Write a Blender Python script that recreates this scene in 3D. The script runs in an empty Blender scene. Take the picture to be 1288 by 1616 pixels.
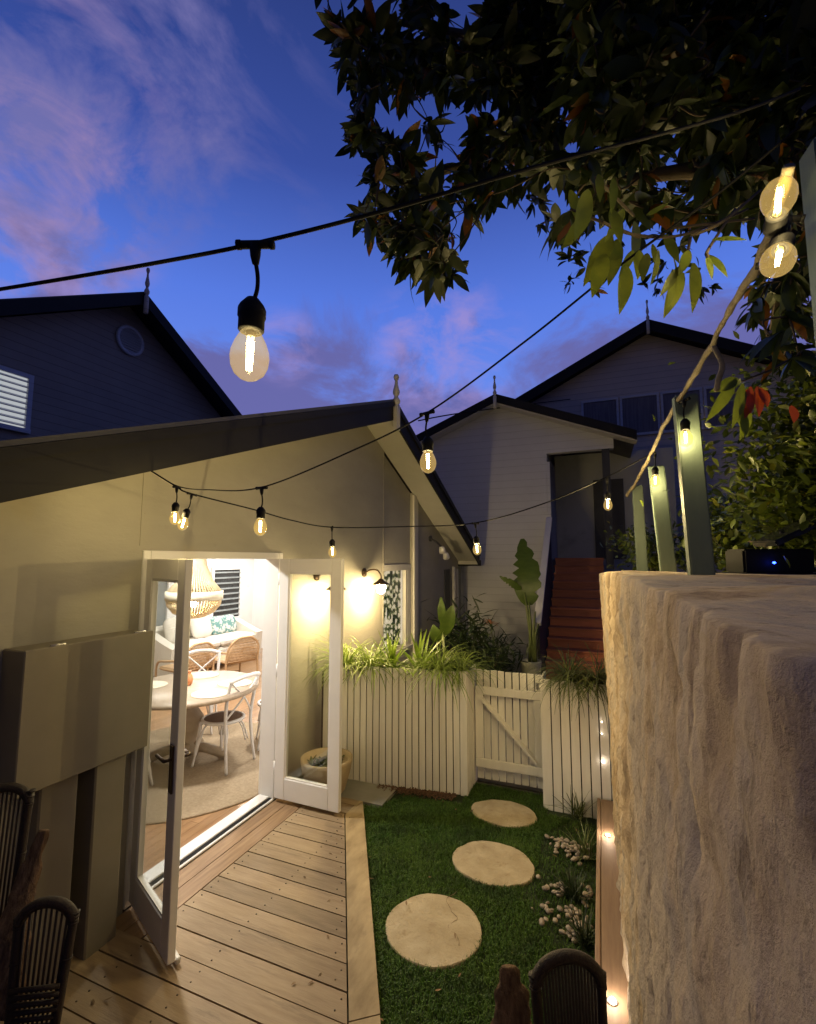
import bpy, bmesh, math, random
from mathutils import Vector, Matrix, noise
R = math.radians
PI = math.pi
rng = random.Random(7)
scene = bpy.context.scene
col = scene.collection

# ------------------------------------------------------------------ camera
F = 745.0; CX = 644.0; CY = 808.0; HZ = 882.0; VPX = 948.0; H = 2.1      # photo 1288 x 1616
PITCH = math.atan((HZ - CY) / F)
YAW = math.atan((VPX - CX) / math.hypot(F, HZ - CY))
cp, sp, cw, sw = math.cos(PITCH), math.sin(PITCH), math.cos(YAW), math.sin(YAW)
FWD = Vector((-sw * cp, cw * cp, sp)); RIGHT = Vector((cw, sw, 0)); UP = Vector((sw * sp, -cw * sp, cp))
EYE = Vector((0, 0, H))

def ray(x, y):
    return FWD + RIGHT * ((x - CX) / F) - UP * ((y - CY) / F)

def at(x, y, X=None, Y=None, Z=None, D=None):
    d = ray(x, y)
    t = X / d.x if X is not None else Y / d.y if Y is not None else (Z - H) / d.z if Z is not None else D
    return EYE + d * t

cam = bpy.data.cameras.new('camera')
cam.sensor_fit = 'HORIZONTAL'; cam.sensor_width = 36.0; cam.lens = 36.0 * F / 1288.0
cam.clip_start = 0.02; cam.clip_end = 2000
co = bpy.data.objects.new('camera', cam); col.objects.link(co)
co.location = EYE
co.rotation_euler = (PI / 2 + PITCH, 0, YAW)
scene.camera = co

# ------------------------------------------------------------------ materials
def mat(name):
    m = bpy.data.materials.new(name); m.use_nodes = True
    nt = m.node_tree; nt.nodes.clear()
    out = nt.nodes.new('ShaderNodeOutputMaterial')
    return m, nt, out

def N(nt, t, **kw):
    n = nt.nodes.new(t)
    for k, v in kw.items():
        if k.startswith('i_'):
            n.inputs[k[2:].replace('_', ' ')].default_value = v
        elif k.startswith('n_'):
            n.inputs[int(k[2:])].default_value = v
        else:
            setattr(n, k, v)
    return n

def ramp(nt, stops, interp='LINEAR'):
    r = nt.nodes.new('ShaderNodeValToRGB'); r.color_ramp.interpolation = interp
    e = r.color_ramp.elements
    while len(e) < len(stops): e.new(0.5)
    for k, (p, c) in enumerate(stops):
        e[k].position = p; e[k].color = (c[0], c[1], c[2], 1)
    return r

def surf(name, c1, c2=None, scale=6.0, rough=0.7, bump=0.0, bscale=40.0, stretch=(1, 1, 1), metallic=0.0,
         island=0.0, detail=6, contrast=(0.3, 0.7), spots=None, coat=0.0, trans=0.0, bdist=0.01, island_cols=None, spec=0.5):
    """noise-mottled principled surface, optional per-island tint, dirt spots and bump"""
    c2 = c2 or c1
    m, nt, out = mat(name)
    b = nt.nodes.new('ShaderNodeBsdfPrincipled')
    tc = nt.nodes.new('ShaderNodeTexCoord'); mp = nt.nodes.new('ShaderNodeMapping')
    mp.inputs['Scale'].default_value = stretch
    nt.links.new(tc.outputs['Object'], mp.inputs['Vector'])
    nz = N(nt, 'ShaderNodeTexNoise', i_Scale=scale, i_Detail=detail, i_Roughness=0.62)
    nt.links.new(mp.outputs[0], nz.inputs['Vector'])
    rp = ramp(nt, [(contrast[0], c1), (contrast[1], c2)])
    nt.links.new(nz.outputs[0], rp.inputs[0])
    last = rp.outputs[0]
    geo = None
    if island or island_cols:
        geo = nt.nodes.new('ShaderNodeNewGeometry')
        if island_cols:
            ir = ramp(nt, island_cols, 'LINEAR')
            nt.links.new(geo.outputs['Random Per Island'], ir.inputs[0])
            mx = N(nt, 'ShaderNodeMix', data_type='RGBA', blend_type='MULTIPLY'); mx.inputs[0].default_value = 1
            nt.links.new(last, mx.inputs[6]); nt.links.new(ir.outputs[0], mx.inputs[7]); last = mx.outputs[2]
        if island:
            mr = N(nt, 'ShaderNodeMapRange'); mr.inputs[3].default_value = 1 - island; mr.inputs[4].default_value = 1 + island
            nt.links.new(geo.outputs['Random Per Island'], mr.inputs[0])
            hs = nt.nodes.new('ShaderNodeHueSaturation')
            nt.links.new(mr.outputs[0], hs.inputs['Value']); nt.links.new(last, hs.inputs['Color']); last = hs.outputs[0]
    if spots:
        sc, lo, hi, colr = spots
        n2 = N(nt, 'ShaderNodeTexNoise', i_Scale=sc, i_Detail=8, i_Roughness=0.7)
        nt.links.new(mp.outputs[0], n2.inputs['Vector'])
        r2 = ramp(nt, [(lo, (0, 0, 0)), (hi, (1, 1, 1))])
        nt.links.new(n2.outputs[0], r2.inputs[0])
        mx = N(nt, 'ShaderNodeMix', data_type='RGBA')
        nt.links.new(r2.outputs[0], mx.inputs[0]); nt.links.new(last, mx.inputs[6]); mx.inputs[7].default_value = (*colr, 1)
        last = mx.outputs[2]
    nt.links.new(last, b.inputs['Base Color'])
    b.inputs['Roughness'].default_value = rough; b.inputs['Metallic'].default_value = metallic
    b.inputs['Coat Weight'].default_value = coat
    b.inputs['Specular IOR Level'].default_value = spec
    if bump:
        n3 = N(nt, 'ShaderNodeTexNoise', i_Scale=bscale, i_Detail=8, i_Roughness=0.65)
        nt.links.new(mp.outputs[0], n3.inputs['Vector'])
        bp = N(nt, 'ShaderNodeBump', i_Strength=bump, i_Distance=bdist)
        nt.links.new(n3.outputs[0], bp.inputs['Height']); nt.links.new(bp.outputs[0], b.inputs['Normal'])
    sh = b.outputs[0]
    if trans:
        tr = nt.nodes.new('ShaderNodeBsdfTranslucent'); nt.links.new(last, tr.inputs['Color'])
        mx = nt.nodes.new('ShaderNodeMixShader'); mx.inputs[0].default_value = trans
        nt.links.new(sh, mx.inputs[1]); nt.links.new(tr.outputs[0], mx.inputs[2]); sh = mx.outputs[0]
    nt.links.new(sh, out.inputs['Surface'])
    return m

def emis(name, c, s):
    m, nt, out = mat(name)
    e = N(nt, 'ShaderNodeEmission', i_Strength=s); e.inputs['Color'].default_value = (*c, 1)
    nt.links.new(e.outputs[0], out.inputs['Surface']); return m

def glass(name, tint=(1, 1, 1), refl=1.0, rough=0.0, glow=0.0):
    """thin pane: sees through, reflects by Fresnel"""
    m, nt, out = mat(name)
    tr = nt.nodes.new('ShaderNodeBsdfTransparent'); tr.inputs[0].default_value = (*tint, 1)
    gl = nt.nodes.new('ShaderNodeBsdfGlossy'); gl.inputs['Roughness'].default_value = rough
    lw = N(nt, 'ShaderNodeLayerWeight', i_Blend=0.5)
    po = N(nt, 'ShaderNodeMath', operation='POWER'); po.inputs[1].default_value = 4.0
    mu = N(nt, 'ShaderNodeMath', operation='MULTIPLY_ADD'); mu.inputs[1].default_value = 0.75 * refl; mu.inputs[2].default_value = 0.045 * refl
    mx = nt.nodes.new('ShaderNodeMixShader')
    nt.links.new(lw.outputs['Facing'], po.inputs[0]); nt.links.new(po.outputs[0], mu.inputs[0]); nt.links.new(mu.outputs[0], mx.inputs[0])
    nt.links.new(tr.outputs[0], mx.inputs[1]); nt.links.new(gl.outputs[0], mx.inputs[2])
    sh = mx.outputs[0]
    if glow:
        em = N(nt, 'ShaderNodeEmission', i_Strength=glow); em.inputs[0].default_value = (1, 0.66, 0.22, 1)  # warm emission added to the glass, imitating light reflected inside the bulb
        ad = nt.nodes.new('ShaderNodeAddShader'); nt.links.new(sh, ad.inputs[0]); nt.links.new(em.outputs[0], ad.inputs[1]); sh = ad.outputs[0]
    nt.links.new(sh, out.inputs['Surface']); return m

M = {}
M['render'] = surf('wall_render', (0.34, 0.325, 0.27), (0.39, 0.37, 0.31), scale=1.6, rough=0.85, bump=0.25, bscale=9, bdist=0.012, stretch=(1, 1, 2.5), spots=(2.2, 0.62, 0.8, (0.29, 0.27, 0.22)))
M['render2'] = surf('wall_cladding_pale', (0.40, 0.41, 0.40), (0.48, 0.49, 0.47), scale=0.9, rough=0.85, bump=0.2, bscale=12, spots=(1.1, 0.55, 0.8, (0.24, 0.235, 0.23)))
M['white'] = surf('white_paint', (0.78, 0.77, 0.75), (0.83, 0.82, 0.8), scale=5, rough=0.4, bump=0.04, bscale=60)
M['soffit'] = surf('soffit_paint', (0.62, 0.60, 0.52), (0.68, 0.66, 0.58), scale=4, rough=0.6)
M['trim'] = surf('trim_paint', (0.60, 0.58, 0.53), (0.68, 0.66, 0.6), scale=7, rough=0.5)
M['fascia'] = surf('dark_fascia', (0.012, 0.011, 0.011), (0.02, 0.019, 0.018), scale=3, rough=0.6, spec=0.25, stretch=(1, 0.2, 1), bump=0.08, bscale=30)
M['roof'] = surf('roof_metal', (0.045, 0.045, 0.05), (0.07, 0.07, 0.075), scale=2, rough=0.5)
M['dark'] = surf('dark_paint', (0.03, 0.032, 0.035), (0.05, 0.05, 0.055), scale=5, rough=0.6)
M['deck'] = surf('deck_timber', (0.225, 0.155, 0.085), (0.315, 0.232, 0.136), scale=7, rough=0.68, bump=0.5, bscale=22, stretch=(0.5, 4, 5), island=0.2, spots=(2.6, 0.56, 0.72, (0.16, 0.11, 0.062)), bdist=0.004)
M['deckY'] = surf('deck_border_timber', (0.19, 0.11, 0.055), (0.33, 0.215, 0.115), scale=8, rough=0.6, bump=0.35, bscale=22, stretch=(5, 0.35, 5), island=0.12, spots=(3.0, 0.62, 0.75, (0.17, 0.12, 0.07)), bdist=0.004)
M['deckD'] = surf('deck_edge_timber', (0.22, 0.155, 0.075), (0.40, 0.30, 0.165), scale=7, rough=0.62, bump=0.35, bscale=20, stretch=(1.6, 0.6, 4), island=0.1, spots=(4.0, 0.6, 0.75, (0.2, 0.14, 0.08)), bdist=0.004)
M['sleeper'] = surf('sleeper_timber', (0.25, 0.16, 0.10), (0.34, 0.23, 0.145), scale=8, rough=0.65, bump=0.3, bscale=25, stretch=(6, 0.5, 6), spots=(9, 0.66, 0.74, (0.1, 0.07, 0.05)), bdist=0.003)
M['slat'] = surf('white_slat_paint', (0.72, 0.70, 0.64), (0.82, 0.80, 0.74), scale=5, rough=0.55, bump=0.12, bscale=30, stretch=(4, 4, 0.5), island=0.07, spots=(5, 0.63, 0.8, (0.44, 0.40, 0.33)), bdist=0.004)
M['soil'] = surf('soil', (0.02, 0.014, 0.009), (0.05, 0.034, 0.02), scale=30, rough=1, bump=1, bscale=60, bdist=0.02)
M['mulch'] = surf('mulch', (0.06, 0.03, 0.018), (0.12, 0.065, 0.035), scale=60, rough=1, island=0.4)
M['lawn'] = surf('lawn_ground', (0.008, 0.018, 0.004), (0.018, 0.03, 0.008), scale=8, rough=1)
M['grass'] = surf('grass_blade', (0.045, 0.115, 0.012), (0.095, 0.175, 0.022), scale=2.2, rough=0.6, island=0.5, trans=0.3, spots=(3.5, 0.5, 0.68, (0.03, 0.065, 0.012)))
M['stone'] = surf('step_stone', (0.36, 0.29, 0.185), (0.50, 0.42, 0.29), scale=6, rough=0.9, bump=0.9, bscale=28, spots=(11, 0.57, 0.72, (0.30, 0.225, 0.135)), bdist=0.012, spec=0.2)
M['pebble'] = surf('pebble_stone', (0.22, 0.18, 0.14), (0.40, 0.34, 0.27), scale=25, rough=0.6, island=0.3, bump=0.1)
M['concrete'] = surf('concrete', (0.2, 0.195, 0.175), (0.27, 0.26, 0.235), scale=5, rough=0.9, bump=0.3, bscale=50)
M['ground'] = surf('garden_ground', (0.03, 0.028, 0.022), (0.06, 0.05, 0.04), scale=3, rough=1, bump=0.5, bscale=20)
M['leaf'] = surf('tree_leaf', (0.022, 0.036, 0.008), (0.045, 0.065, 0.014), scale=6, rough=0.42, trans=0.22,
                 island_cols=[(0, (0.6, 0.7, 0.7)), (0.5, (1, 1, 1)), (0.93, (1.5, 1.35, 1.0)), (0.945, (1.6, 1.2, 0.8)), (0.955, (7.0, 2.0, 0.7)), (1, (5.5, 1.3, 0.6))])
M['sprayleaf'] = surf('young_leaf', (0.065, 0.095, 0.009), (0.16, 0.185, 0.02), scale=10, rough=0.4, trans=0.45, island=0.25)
M['hedgeleaf'] = surf('hedge_leaf', (0.055, 0.085, 0.010), (0.10, 0.135, 0.016), scale=8, rough=0.4, trans=0.25,
                      island_cols=[(0, (0.45, 0.5, 0.5)), (0.5, (1, 1, 1)), (0.9, (1.5, 1.4, 1.0)), (1, (1.8, 1.2, 0.8))])
M['redleaf'] = surf('red_leaf', (0.30, 0.045, 0.012), (0.42, 0.08, 0.02), scale=8, rough=0.45, trans=0.3, island=0.3)
M['bark'] = surf('bark', (0.06, 0.045, 0.03), (0.11, 0.085, 0.055), scale=12, rough=0.9, bump=0.6, bscale=30, stretch=(1, 1, 0.4))
M['branch'] = surf('pale_branch', (0.13, 0.105, 0.065), (0.26, 0.215, 0.14), scale=18, rough=0.8, bump=0.5, bscale=60)
M['spider'] = surf('spider_plant_leaf', (0.16, 0.24, 0.035), (0.30, 0.38, 0.09), scale=14, rough=0.45, trans=0.35, island=0.3)
M['strap'] = surf('strap_leaf', (0.17, 0.27, 0.02), (0.25, 0.36, 0.04), scale=10, rough=0.45, trans=0.35, island=0.25)
M['darkleaf'] = surf('dark_fern_leaf', (0.022, 0.04, 0.014), (0.04, 0.062, 0.02), scale=10, rough=0.5, trans=0.2, island=0.4)
M['reed'] = surf('reed_leaf', (0.07, 0.10, 0.03), (0.14, 0.16, 0.05), scale=8, rough=0.5, trans=0.25, island=0.4)
M['bop'] = surf('paradise_leaf', (0.04, 0.075, 0.010), (0.075, 0.115, 0.018), scale=9, rough=0.3, trans=0.2, stretch=(1, 1, 3))
M['stem'] = surf('green_stem', (0.07, 0.10, 0.03), (0.12, 0.14, 0.045), scale=9, rough=0.5)
M['flower'] = surf('orange_flower', (0.6, 0.2, 0.1), (0.7, 0.32, 0.2), scale=9, rough=0.6, trans=0.3)
M['pot'] = surf('terracotta_cream', (0.40, 0.31, 0.19), (0.50, 0.40, 0.26), scale=7, rough=0.7, bump=0.15, bscale=40)
M['potpale'] = surf('pale_pot', (0.42, 0.42, 0.33), (0.5, 0.5, 0.4), scale=5, rough=0.6)
M['black'] = surf('black_rubber', (0.008, 0.008, 0.009), (0.013, 0.013, 0.014), scale=20, rough=0.7, spec=0.15)
M['blackm'] = surf('black_plastic', (0.008, 0.008, 0.009), (0.014, 0.014, 0.015), scale=20, rough=0.65, spec=0.2)
M['green'] = surf('sage_post_paint', (0.085, 0.12, 0.10), (0.115, 0.155, 0.13), scale=6, rough=0.55, bump=0.15, bscale=30, stretch=(3, 3, 0.6))
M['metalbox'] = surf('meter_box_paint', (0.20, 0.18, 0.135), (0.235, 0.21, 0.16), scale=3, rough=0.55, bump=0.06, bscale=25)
M['metal'] = surf('brushed_steel', (0.45, 0.44, 0.42), (0.55, 0.54, 0.52), scale=40, rough=0.35, metallic=0.9)
M['bronze'] = surf('dark_bronze', (0.06, 0.04, 0.028), (0.1, 0.065, 0.04), scale=20, rough=0.4, metallic=0.7)
M['wicker'] = surf('dark_wicker', (0.014, 0.008, 0.006), (0.032, 0.018, 0.012), scale=50, rough=0.55, bump=0.5, bscale=120, island=0.3)
M['husk'] = surf('brown_bark_husk', (0.05, 0.024, 0.012), (0.30, 0.19, 0.10), scale=13, rough=0.8, bump=0.8, bscale=24, stretch=(4, 4, 0.6), bdist=0.02)
M['tread'] = surf('red_stair_timber', (0.42, 0.135, 0.075), (0.56, 0.20, 0.115), scale=6, rough=0.6, bump=0.25, bscale=25, stretch=(0.6, 5, 5), island=0.16)
M['floor'] = surf('interior_floor', (0.27, 0.15, 0.07), (0.40, 0.24, 0.12), scale=5, rough=0.3, stretch=(6, 0.4, 1), island=0.14, coat=0.2)
M['inwall'] = surf('interior_white', (0.80, 0.79, 0.77), (0.83, 0.82, 0.80), scale=3, rough=0.6)
M['jute'] = surf('jute_rug', (0.27, 0.20, 0.12), (0.40, 0.31, 0.2), scale=40, rough=0.95, bump=0.8, bscale=160)
M['tabletop'] = surf('table_wood', (0.34, 0.26, 0.18), (0.44, 0.35, 0.26), scale=6, rough=0.45, stretch=(1, 7, 1))
M['tableleg'] = surf('weathered_table_base', (0.32, 0.25, 0.17), (0.42, 0.34, 0.24), scale=9, rough=0.6)
M['chair'] = surf('white_chair_paint', (0.72, 0.69, 0.66), (0.8, 0.77, 0.74), scale=14, rough=0.45)
M['seat'] = surf('woven_brown_seat', (0.13, 0.075, 0.045), (0.2, 0.12, 0.075), scale=60, rough=0.8, bump=0.4, bscale=150)
M['sofa'] = surf('cream_linen', (0.66, 0.62, 0.54), (0.74, 0.70, 0.62), scale=10, rough=0.9, bump=0.15, bscale=200)
M['pillow'] = surf('teal_patterned_linen', (0.62, 0.64, 0.6), (0.13, 0.28, 0.27), scale=13, rough=0.9, contrast=(0.46, 0.54))
M['rattan'] = surf('natural_rattan', (0.46, 0.29, 0.15), (0.56, 0.38, 0.21), scale=30, rough=0.5, bump=0.4, bscale=120)
M['mat'] = surf('woven_placemat', (0.62, 0.56, 0.42), (0.72, 0.66, 0.52), scale=30, rough=0.9, bump=0.4, bscale=120)
M['beads'] = surf('wooden_beads', (0.74, 0.60, 0.38), (0.84, 0.72, 0.5), scale=20, rough=0.6, trans=0.3)
M['orange'] = surf('amber_ceramic', (0.55, 0.2, 0.08), (0.62, 0.27, 0.12), scale=8, rough=0.35)
M['glass'] = glass('window_glass', (0.93, 0.95, 0.94), 1.0)
M['bulbglass'] = glass('bulb_glass', (1.0, 0.93, 0.66), 0.9, glow=0.17)
M['darkglass'] = surf('night_window_glass', (0.012, 0.014, 0.016), (0.02, 0.022, 0.024), rough=0.08)
M['duskglass'] = surf('curtained_dusk_glass', (0.10, 0.095, 0.11), (0.2, 0.185, 0.2), rough=0.2, scale=3, stretch=(8, 8, .4))
M['greyglass'] = surf('grey_door_glass', (0.22, 0.24, 0.24), (0.3, 0.32, 0.32), rough=0.1, scale=2)
M['filament'] = emis('hot_filament', (1.0, 0.80, 0.42), 60.0)
M['ledw'] = emis('deck_led', (1.0, 0.83, 0.66), 40.0)
M['ledb'] = emis('blue_led', (0.02, 0.06, 1.0), 14.0)
M['lampglow'] = emis('lamp_glow', (1.0, 0.74, 0.36), 480.0)
M['chglow'] = emis('chandelier_bulb_glow', (1.0, 0.78, 0.45), 260.0)

def cladding(name, c1, c2, pitch=0.16, relief=0.022, gapv=0.25):
    """weatherboard: saw-tooth relief along the height"""
    m, nt, out = mat(name)
    b = nt.nodes.new('ShaderNodeBsdfPrincipled'); b.inputs['Roughness'].default_value = 0.75
    tc = nt.nodes.new('ShaderNodeTexCoord'); sx = nt.nodes.new('ShaderNodeSeparateXYZ')
    nt.links.new(tc.outputs['Object'], sx.inputs[0])
    d = N(nt, 'ShaderNodeMath', operation='DIVIDE'); d.inputs[1].default_value = pitch
    fr = N(nt, 'ShaderNodeMath', operation='FRACT')
    nt.links.new(sx.outputs['Z'], d.inputs[0]); nt.links.new(d.outputs[0], fr.inputs[0])
    inv = N(nt, 'ShaderNodeMath', operation='SUBTRACT'); inv.inputs[0].default_value = 1
    nt.links.new(fr.outputs[0], inv.inputs[1])
    bp = N(nt, 'ShaderNodeBump', i_Strength=1.0, i_Distance=relief)
    nt.links.new(inv.outputs[0], bp.inputs['Height']); nt.links.new(bp.outputs[0], b.inputs['Normal'])
    nz = N(nt, 'ShaderNodeTexNoise', i_Scale=1.3, i_Detail=7, i_Roughness=0.65)
    nt.links.new(tc.outputs['Object'], nz.inputs['Vector'])
    rp = ramp(nt, [(0.3, c1), (0.7, c2)]); nt.links.new(nz.outputs[0], rp.inputs[0])
    gap = ramp(nt, [(0.0, (gapv, gapv, gapv)), (0.06, (1, 1, 1))]); nt.links.new(fr.outputs[0], gap.inputs[0])
    mx = N(nt, 'ShaderNodeMix', data_type='RGBA', blend_type='MULTIPLY'); mx.inputs[0].default_value = 1
    nt.links.new(rp.outputs[0], mx.inputs[6]); nt.links.new(gap.outputs[0], mx.inputs[7])
    nt.links.new(mx.outputs[2], b.inputs['Base Color']); nt.links.new(b.outputs[0], out.inputs['Surface'])
    return m
M['clad'] = cladding('weatherboard_slate', (0.31, 0.26, 0.21), (0.37, 0.315, 0.25))
M['clad2'] = cladding('weatherboard_grey', (0.60, 0.60, 0.62), (0.67, 0.67, 0.69), 0.15, 0.010, 0.6)
M['clad3'] = cladding('weatherboard_dusk', (0.62, 0.54, 0.46), (0.70, 0.61, 0.52), 0.17)

def floral():
    m, nt, out = mat('floral_curtain')
    b = nt.nodes.new('ShaderNodeBsdfPrincipled'); b.inputs['Roughness'].default_value = 0.9
    tc = nt.nodes.new('ShaderNodeTexCoord')
    v = N(nt, 'ShaderNodeTexVoronoi', i_Scale=12.0); nt.links.new(tc.outputs['Object'], v.inputs['Vector'])
    nz = N(nt, 'ShaderNodeTexNoise', i_Scale=20.0, i_Detail=3); nt.links.new(tc.outputs['Object'], nz.inputs['Vector'])
    ad = N(nt, 'ShaderNodeMath', operation='MULTIPLY_ADD'); ad.inputs[1].default_value = 0.55
    nt.links.new(nz.outputs[0], ad.inputs[0]); nt.links.new(v.outputs['Distance'], ad.inputs[2])
    rp = ramp(nt, [(0.63, (0.9, 0.88, 0.8)), (0.70, (0.6, 0.62, 0.45)), (0.76, (0.16, 0.21, 0.09)), (0.9, (0.03, 0.045, 0.03))])
    nt.links.new(ad.outputs[0], rp.inputs[0]); nt.links.new(rp.outputs[0], b.inputs['Base Color'])
    tr = nt.nodes.new('ShaderNodeBsdfTranslucent'); nt.links.new(rp.outputs[0], tr.inputs[0])
    mx = nt.nodes.new('ShaderNodeMixShader'); mx.inputs[0].default_value = 0.75
    nt.links.new(b.outputs[0], mx.inputs[1]); nt.links.new(tr.outputs[0], mx.inputs[2])
    nt.links.new(mx.outputs[0], out.inputs['Surface']); return m
M['floral'] = floral()

def rockmat():
    m, nt, out = mat('sandstone_rock')
    b = nt.nodes.new('ShaderNodeBsdfPrincipled'); b.inputs['Roughness'].default_value = 0.92
    b.inputs['Specular IOR Level'].default_value = 0.2
    tc = nt.nodes.new('ShaderNodeTexCoord'); mp = nt.nodes.new('ShaderNodeMapping'); mp.inputs['Scale'].default_value = (1, 1, 0.45)
    nt.links.new(tc.outputs['Object'], mp.inputs['Vector'])
    a = N(nt, 'ShaderNodeTexNoise', i_Scale=2.6, i_Detail=9, i_Roughness=0.62, i_Distortion=0.6)
    nt.links.new(mp.outputs[0], a.inputs['Vector'])
    rp = ramp(nt, [(0.32, (0.32, 0.24, 0.17)), (0.42, (0.54, 0.41, 0.275)), (0.49, (0.66, 0.54, 0.40)), (0.58, (0.50, 0.43, 0.37)), (0.70, (0.70, 0.59, 0.45))])
    nt.links.new(a.outputs[0], rp.inputs[0])
    c = N(nt, 'ShaderNodeTexNoise', i_Scale=13.0, i_Detail=9, i_Roughness=0.72); nt.links.new(mp.outputs[0], c.inputs['Vector'])
    r2 = ramp(nt, [(0.55, (0, 0, 0)), (0.70, (1, 1, 1))]); nt.links.new(c.outputs[0], r2.inputs[0])
    mx = N(nt, 'ShaderNodeMix', data_type='RGBA'); nt.links.new(r2.outputs[0], mx.inputs[0]); nt.links.new(rp.outputs[0], mx.inputs[6])
    mx.inputs[7].default_value = (0.20, 0.145, 0.105, 1)
    nt.links.new(mx.outputs[2], b.inputs['Base Color'])
    f = N(nt, 'ShaderNodeTexNoise', i_Scale=26.0, i_Detail=7, i_Roughness=0.7); nt.links.new(tc.outputs['Object'], f.inputs['Vector'])
    f2 = N(nt, 'ShaderNodeTexNoise', i_Scale=14.0, i_Detail=8, i_Roughness=0.75); nt.links.new(tc.outputs['Object'], f2.inputs['Vector'])
    v = N(nt, 'ShaderNodeTexVoronoi', i_Scale=21.0); nt.links.new(tc.outputs['Object'], v.inputs['Vector'])
    pr = ramp(nt, [(0.0, (0, 0, 0)), (0.28, (1, 1, 1))]); nt.links.new(v.outputs['Distance'], pr.inputs[0])
    b0 = N(nt, 'ShaderNodeBump', i_Strength=0.5, i_Distance=0.010); nt.links.new(pr.outputs[0], b0.inputs['Height'])
    b1 = N(nt, 'ShaderNodeBump', i_Strength=0.8, i_Distance=0.016); nt.links.new(f.outputs[0], b1.inputs['Height']); nt.links.new(b0.outputs[0], b1.inputs['Normal'])
    b2 = N(nt, 'ShaderNodeBump', i_Strength=0.6, i_Distance=0.02); nt.links.new(f2.outputs[0], b2.inputs['Height'])
    nt.links.new(b1.outputs[0], b2.inputs['Normal']); nt.links.new(b2.outputs[0], b.inputs['Normal'])
    nt.links.new(b.outputs[0], out.inputs['Surface']); return m
M['rock'] = rockmat()

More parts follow.
